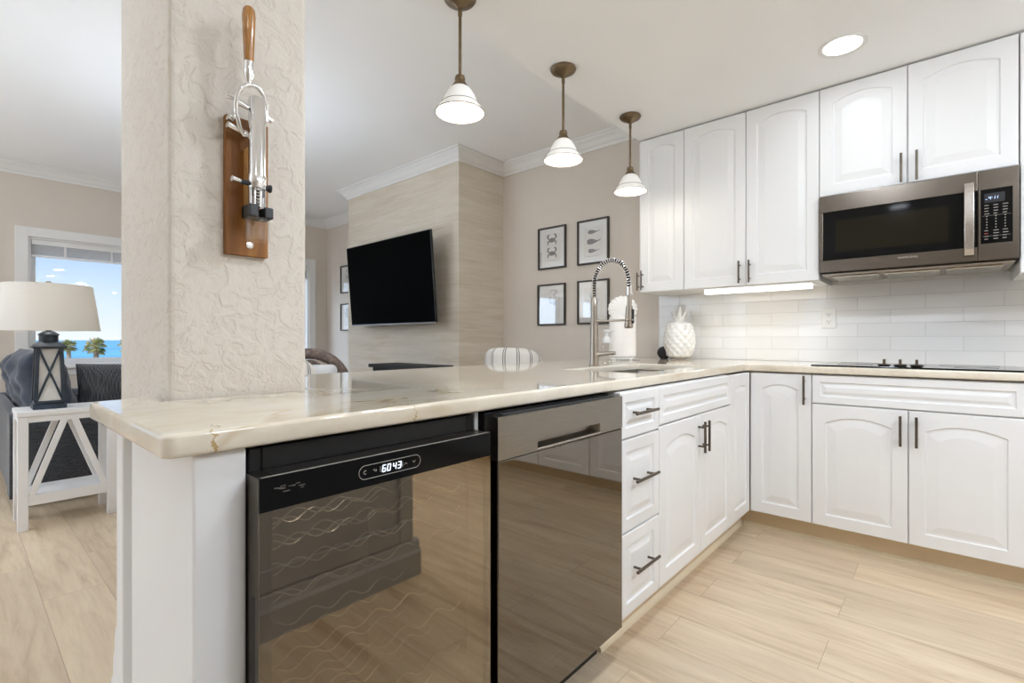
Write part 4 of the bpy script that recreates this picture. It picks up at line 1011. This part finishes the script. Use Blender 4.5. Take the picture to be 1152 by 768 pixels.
mb.cyl((0, 0, .52), (0, 0, .720), .004); mb.build('harp', steel_m, T)
light('POINT', 'lamp_bulb', (0, 0, .60), 1.0, T, .035, (1, .96, .9))
MB().lathe([(.006, .720), (.014, .726), (.016, .735), (.010, .742), (.002, .744)], n=16).build('finial', steel_m, T, smooth=True)

T = thing('sofa', 'dark charcoal sofa with nailhead trim behind the white side table', 'sofa', (-5.35, .62, 0))
ax0 = 1.03
for s in (1, -1):
    LL = []
    prof = [(-.10, .07), (.10, .07), (.105, .48)]+[(.0+.115*math.cos(q), .50+.095*math.sin(q)) for q in [math.radians(-10+200*k/12) for k in range(13)]]+[(-.105, .48)]
    for y in (-.39, .40): LL.append([(s*(ax0-.115)+x*s, y, z) for x, z in prof])
    MB().loops(LL).build('arm', tweed_m, T, bevel=.02, smooth=True)
MB().box(-.80, .80, -.295, .38, .07, .34).build('seat_base', tweed_m, T, bevel=.02)
LL = [[(x, y0_, z0_) for y0_, z0_ in ((-.385, .07), (-.30, .07), (-.30, .34), (-.31, .56), (-.325, .59), (-.365, .59), (-.385, .56))] for x in (-.80, .80)]
MB().loops(LL).build('backrest', tweed_m, T, bevel=.03, seg=3, smooth=True)
for s in (-1, 1): MB().box(min(0, s*.795)+.003, max(0, s*.795)-.003, -.29, .42, .342, .48).build('seat_cushion', tweed_m, T, bevel=.04, seg=4, smooth=True)
for x in (-.9, .9):
    for y in (-.33, .36): MB().tube([(x, y, .07), (x, y, 0)], [.03, .02], 10).build('foot', chairleg_m, T, smooth=True)
mb = MB()
for k in range(36): mb.lathe([(.009, 0), (.007, .004), (.002, .006)], (0, 0, 0), 8) if False else mb.cyl((ax0-.015, -.345+k*.0207, .085), (ax0-.009, -.345+k*.0207, .085), .008, .004, 8)
mb.build('nailhead_trim', plain('brass_nails', (.6, .48, .28), .35, 1), T)
def pillow(name, label, loc, rot, w_, h_, d_, mat, wr=.0):
    mb = MB(); n = 22; F = []; Bq = []
    def P(i, j, s_):
        u = -1+2*i/n; v_ = -1+2*j/n; pin = (1-abs(u)**4)*(1-abs(v_)**4)
        cx_ = 1-.10*(1-abs(v_))*abs(u)*.6; cz_ = 1-.10*(1-abs(u))*abs(v_)*.6
        y = s_*d_*max(0, pin)**.5; y += wr*noise.noise(Vector((u*2.3, v_*2.3, s_*3)))*pin*2
        return (u*w_/2*cx_, y, v_*h_/2*cz_)
    idx = {}
    for s_ in (1, -1):
        for i in range(n+1):
            for j in range(n+1):
                edge = i in (0, n) or j in (0, n)
                if edge and s_ == -1: idx[(s_, i, j)] = idx[(1, i, j)]; continue
                idx[(s_, i, j)] = len(mb.v); mb.v.append(P(i, j, s_ if not edge else 0))
        for i in range(n):
            for j in range(n): mb.f.append((idx[(s_, i, j)], idx[(s_, i+1, j)], idx[(s_, i+1, j+1)], idx[(s_, i, j+1)]))
    o = mb.build(name, mat, None, smooth='all'); o.location = loc; o.rotation_euler = rot
    return tag(o, label, 'pillow')
pillow('back_pillow', 'rumpled navy back pillow on the sofa left of the lantern lamp', (-4.74, .405, .745), (math.radians(13), 0, math.radians(5)), .64, .52, .125, navy_m, .026)
pillow('back_pillow', 'navy pillow farther along the sofa, left of the rumpled one', (-5.48, .405, .74), (math.radians(13), 0, math.radians(-4)), .64, .50, .125, navy_m, .035)
pillow('throw_pillow', 'throw pillow with a fine dotted weave on the sofa arm beside the column', (-4.665, .83, .69), (math.radians(8), 0, math.radians(86)), .50, .40, .07, dot_m, .01)

# ------------------------------------------------------------------ cabinet on the opposite side (seen mirrored in the cooler door)
T = thing('pantry_cabinet', 'grey panelled cabinet on the other side of the kitchen, seen only mirrored', 'cabinet', (.222, 1.375, 0), -R90)
grey_m = plain('grey_cabinet_paint', (.36, .35, .34), .35, 0, .02)
mb = MB().box(0, 2.2, .0, .6, 0, 1.02); mb.build('carcass', grey_m, T)
mb = MB()
for a, b_ in ((.0, .07), (.70, .80), (1.40, 1.50), (2.10, 2.2)): mb.box(a, b_, -.016, 0, .16, 1.02)
for a, b_ in ((.07, .70), (.80, 1.40), (1.50, 2.10)): mb.box(a, b_, -.016, 0, .16, .24).box(a, b_, -.016, 0, .94, 1.02)
mb.build('face_panel', grey_m, T, bevel=.004)
LL = [[(x, -o_, z) for o_, z in ((0, 0), (.035, 0), (.035, .10), (.025, .115), (.02, .15), (0, .16))] for x in (-.03, 2.2)]
MB().loops(LL).build('base_moulding', grey_m, T)

# ------------------------------------------------------------------ palms beyond the window
def palm(loc, h_, rad, label, seed):
    random.seed(seed); T = thing('palm_tree', label, 'tree', loc, random.random()*6, 'palms between the window and the sea')
    MB().tube([(.0, 0, 0), (.15, .1, h_*.5), (0, 0, h_)], [.32, .22, .20], 10).build('trunk', palm_trunk, T, smooth=True)
    mb = MB()
    for k in range(60):
        q = random.random()*2*PI; el = math.radians(-45+random.random()*125); ln = rad*(.75+.35*random.random()); d_ = Vector((math.cos(q)*math.cos(el), math.sin(q)*math.cos(el), math.sin(el)))
        side = d_.cross(Vector((0, 0, 1))).normalized(); base = Vector((0, 0, h_))
        stem = base+d_*ln*.55; drop = Vector((0, 0, -.25*ln))
        mb.tube([base, stem], .025, 4)
        for f_ in range(7):     # fan of pointed leaflets with some thickness
            a_ = math.radians(-54+18*f_); dd = (d_*math.cos(a_)+side*math.sin(a_)).normalized(); tip = stem+dd*ln*.55+drop*(.4+.6*abs(math.sin(a_)))
            w1 = d_.cross(dd); w1 = side if w1.length < 1e-4 else w1.normalized(); wv = dd.cross(w1).normalized()*.085*rad*.7; mid = stem.lerp(tip, .55)+Vector((0, 0, .05*ln)); th = Vector((0, 0, .02))
            i = len(mb.v); mb.v += [tuple(stem), tuple(mid+wv), tuple(tip), tuple(mid-wv), tuple(mid+th)]; mb.f += [(i, i+1, i+4), (i+1, i+2, i+4), (i+2, i+3, i+4), (i+3, i, i+4), (i, i+3, i+2, i+1)]
    mb.build('fronds', leaf_m, T)
palm((-59.6, 8.83, -12), 12.4, .92, 'palm tree outside, the biggest crown in the sea view window', 1)
palm((-75.2, 8.75, -12), 12.3, .85, 'palm tree outside just right of the lantern lamp', 2)
palm((-58.0, 11.0, -12), 12.6, .9, 'palm tree outside, half hidden by the stuccoed column', 3)
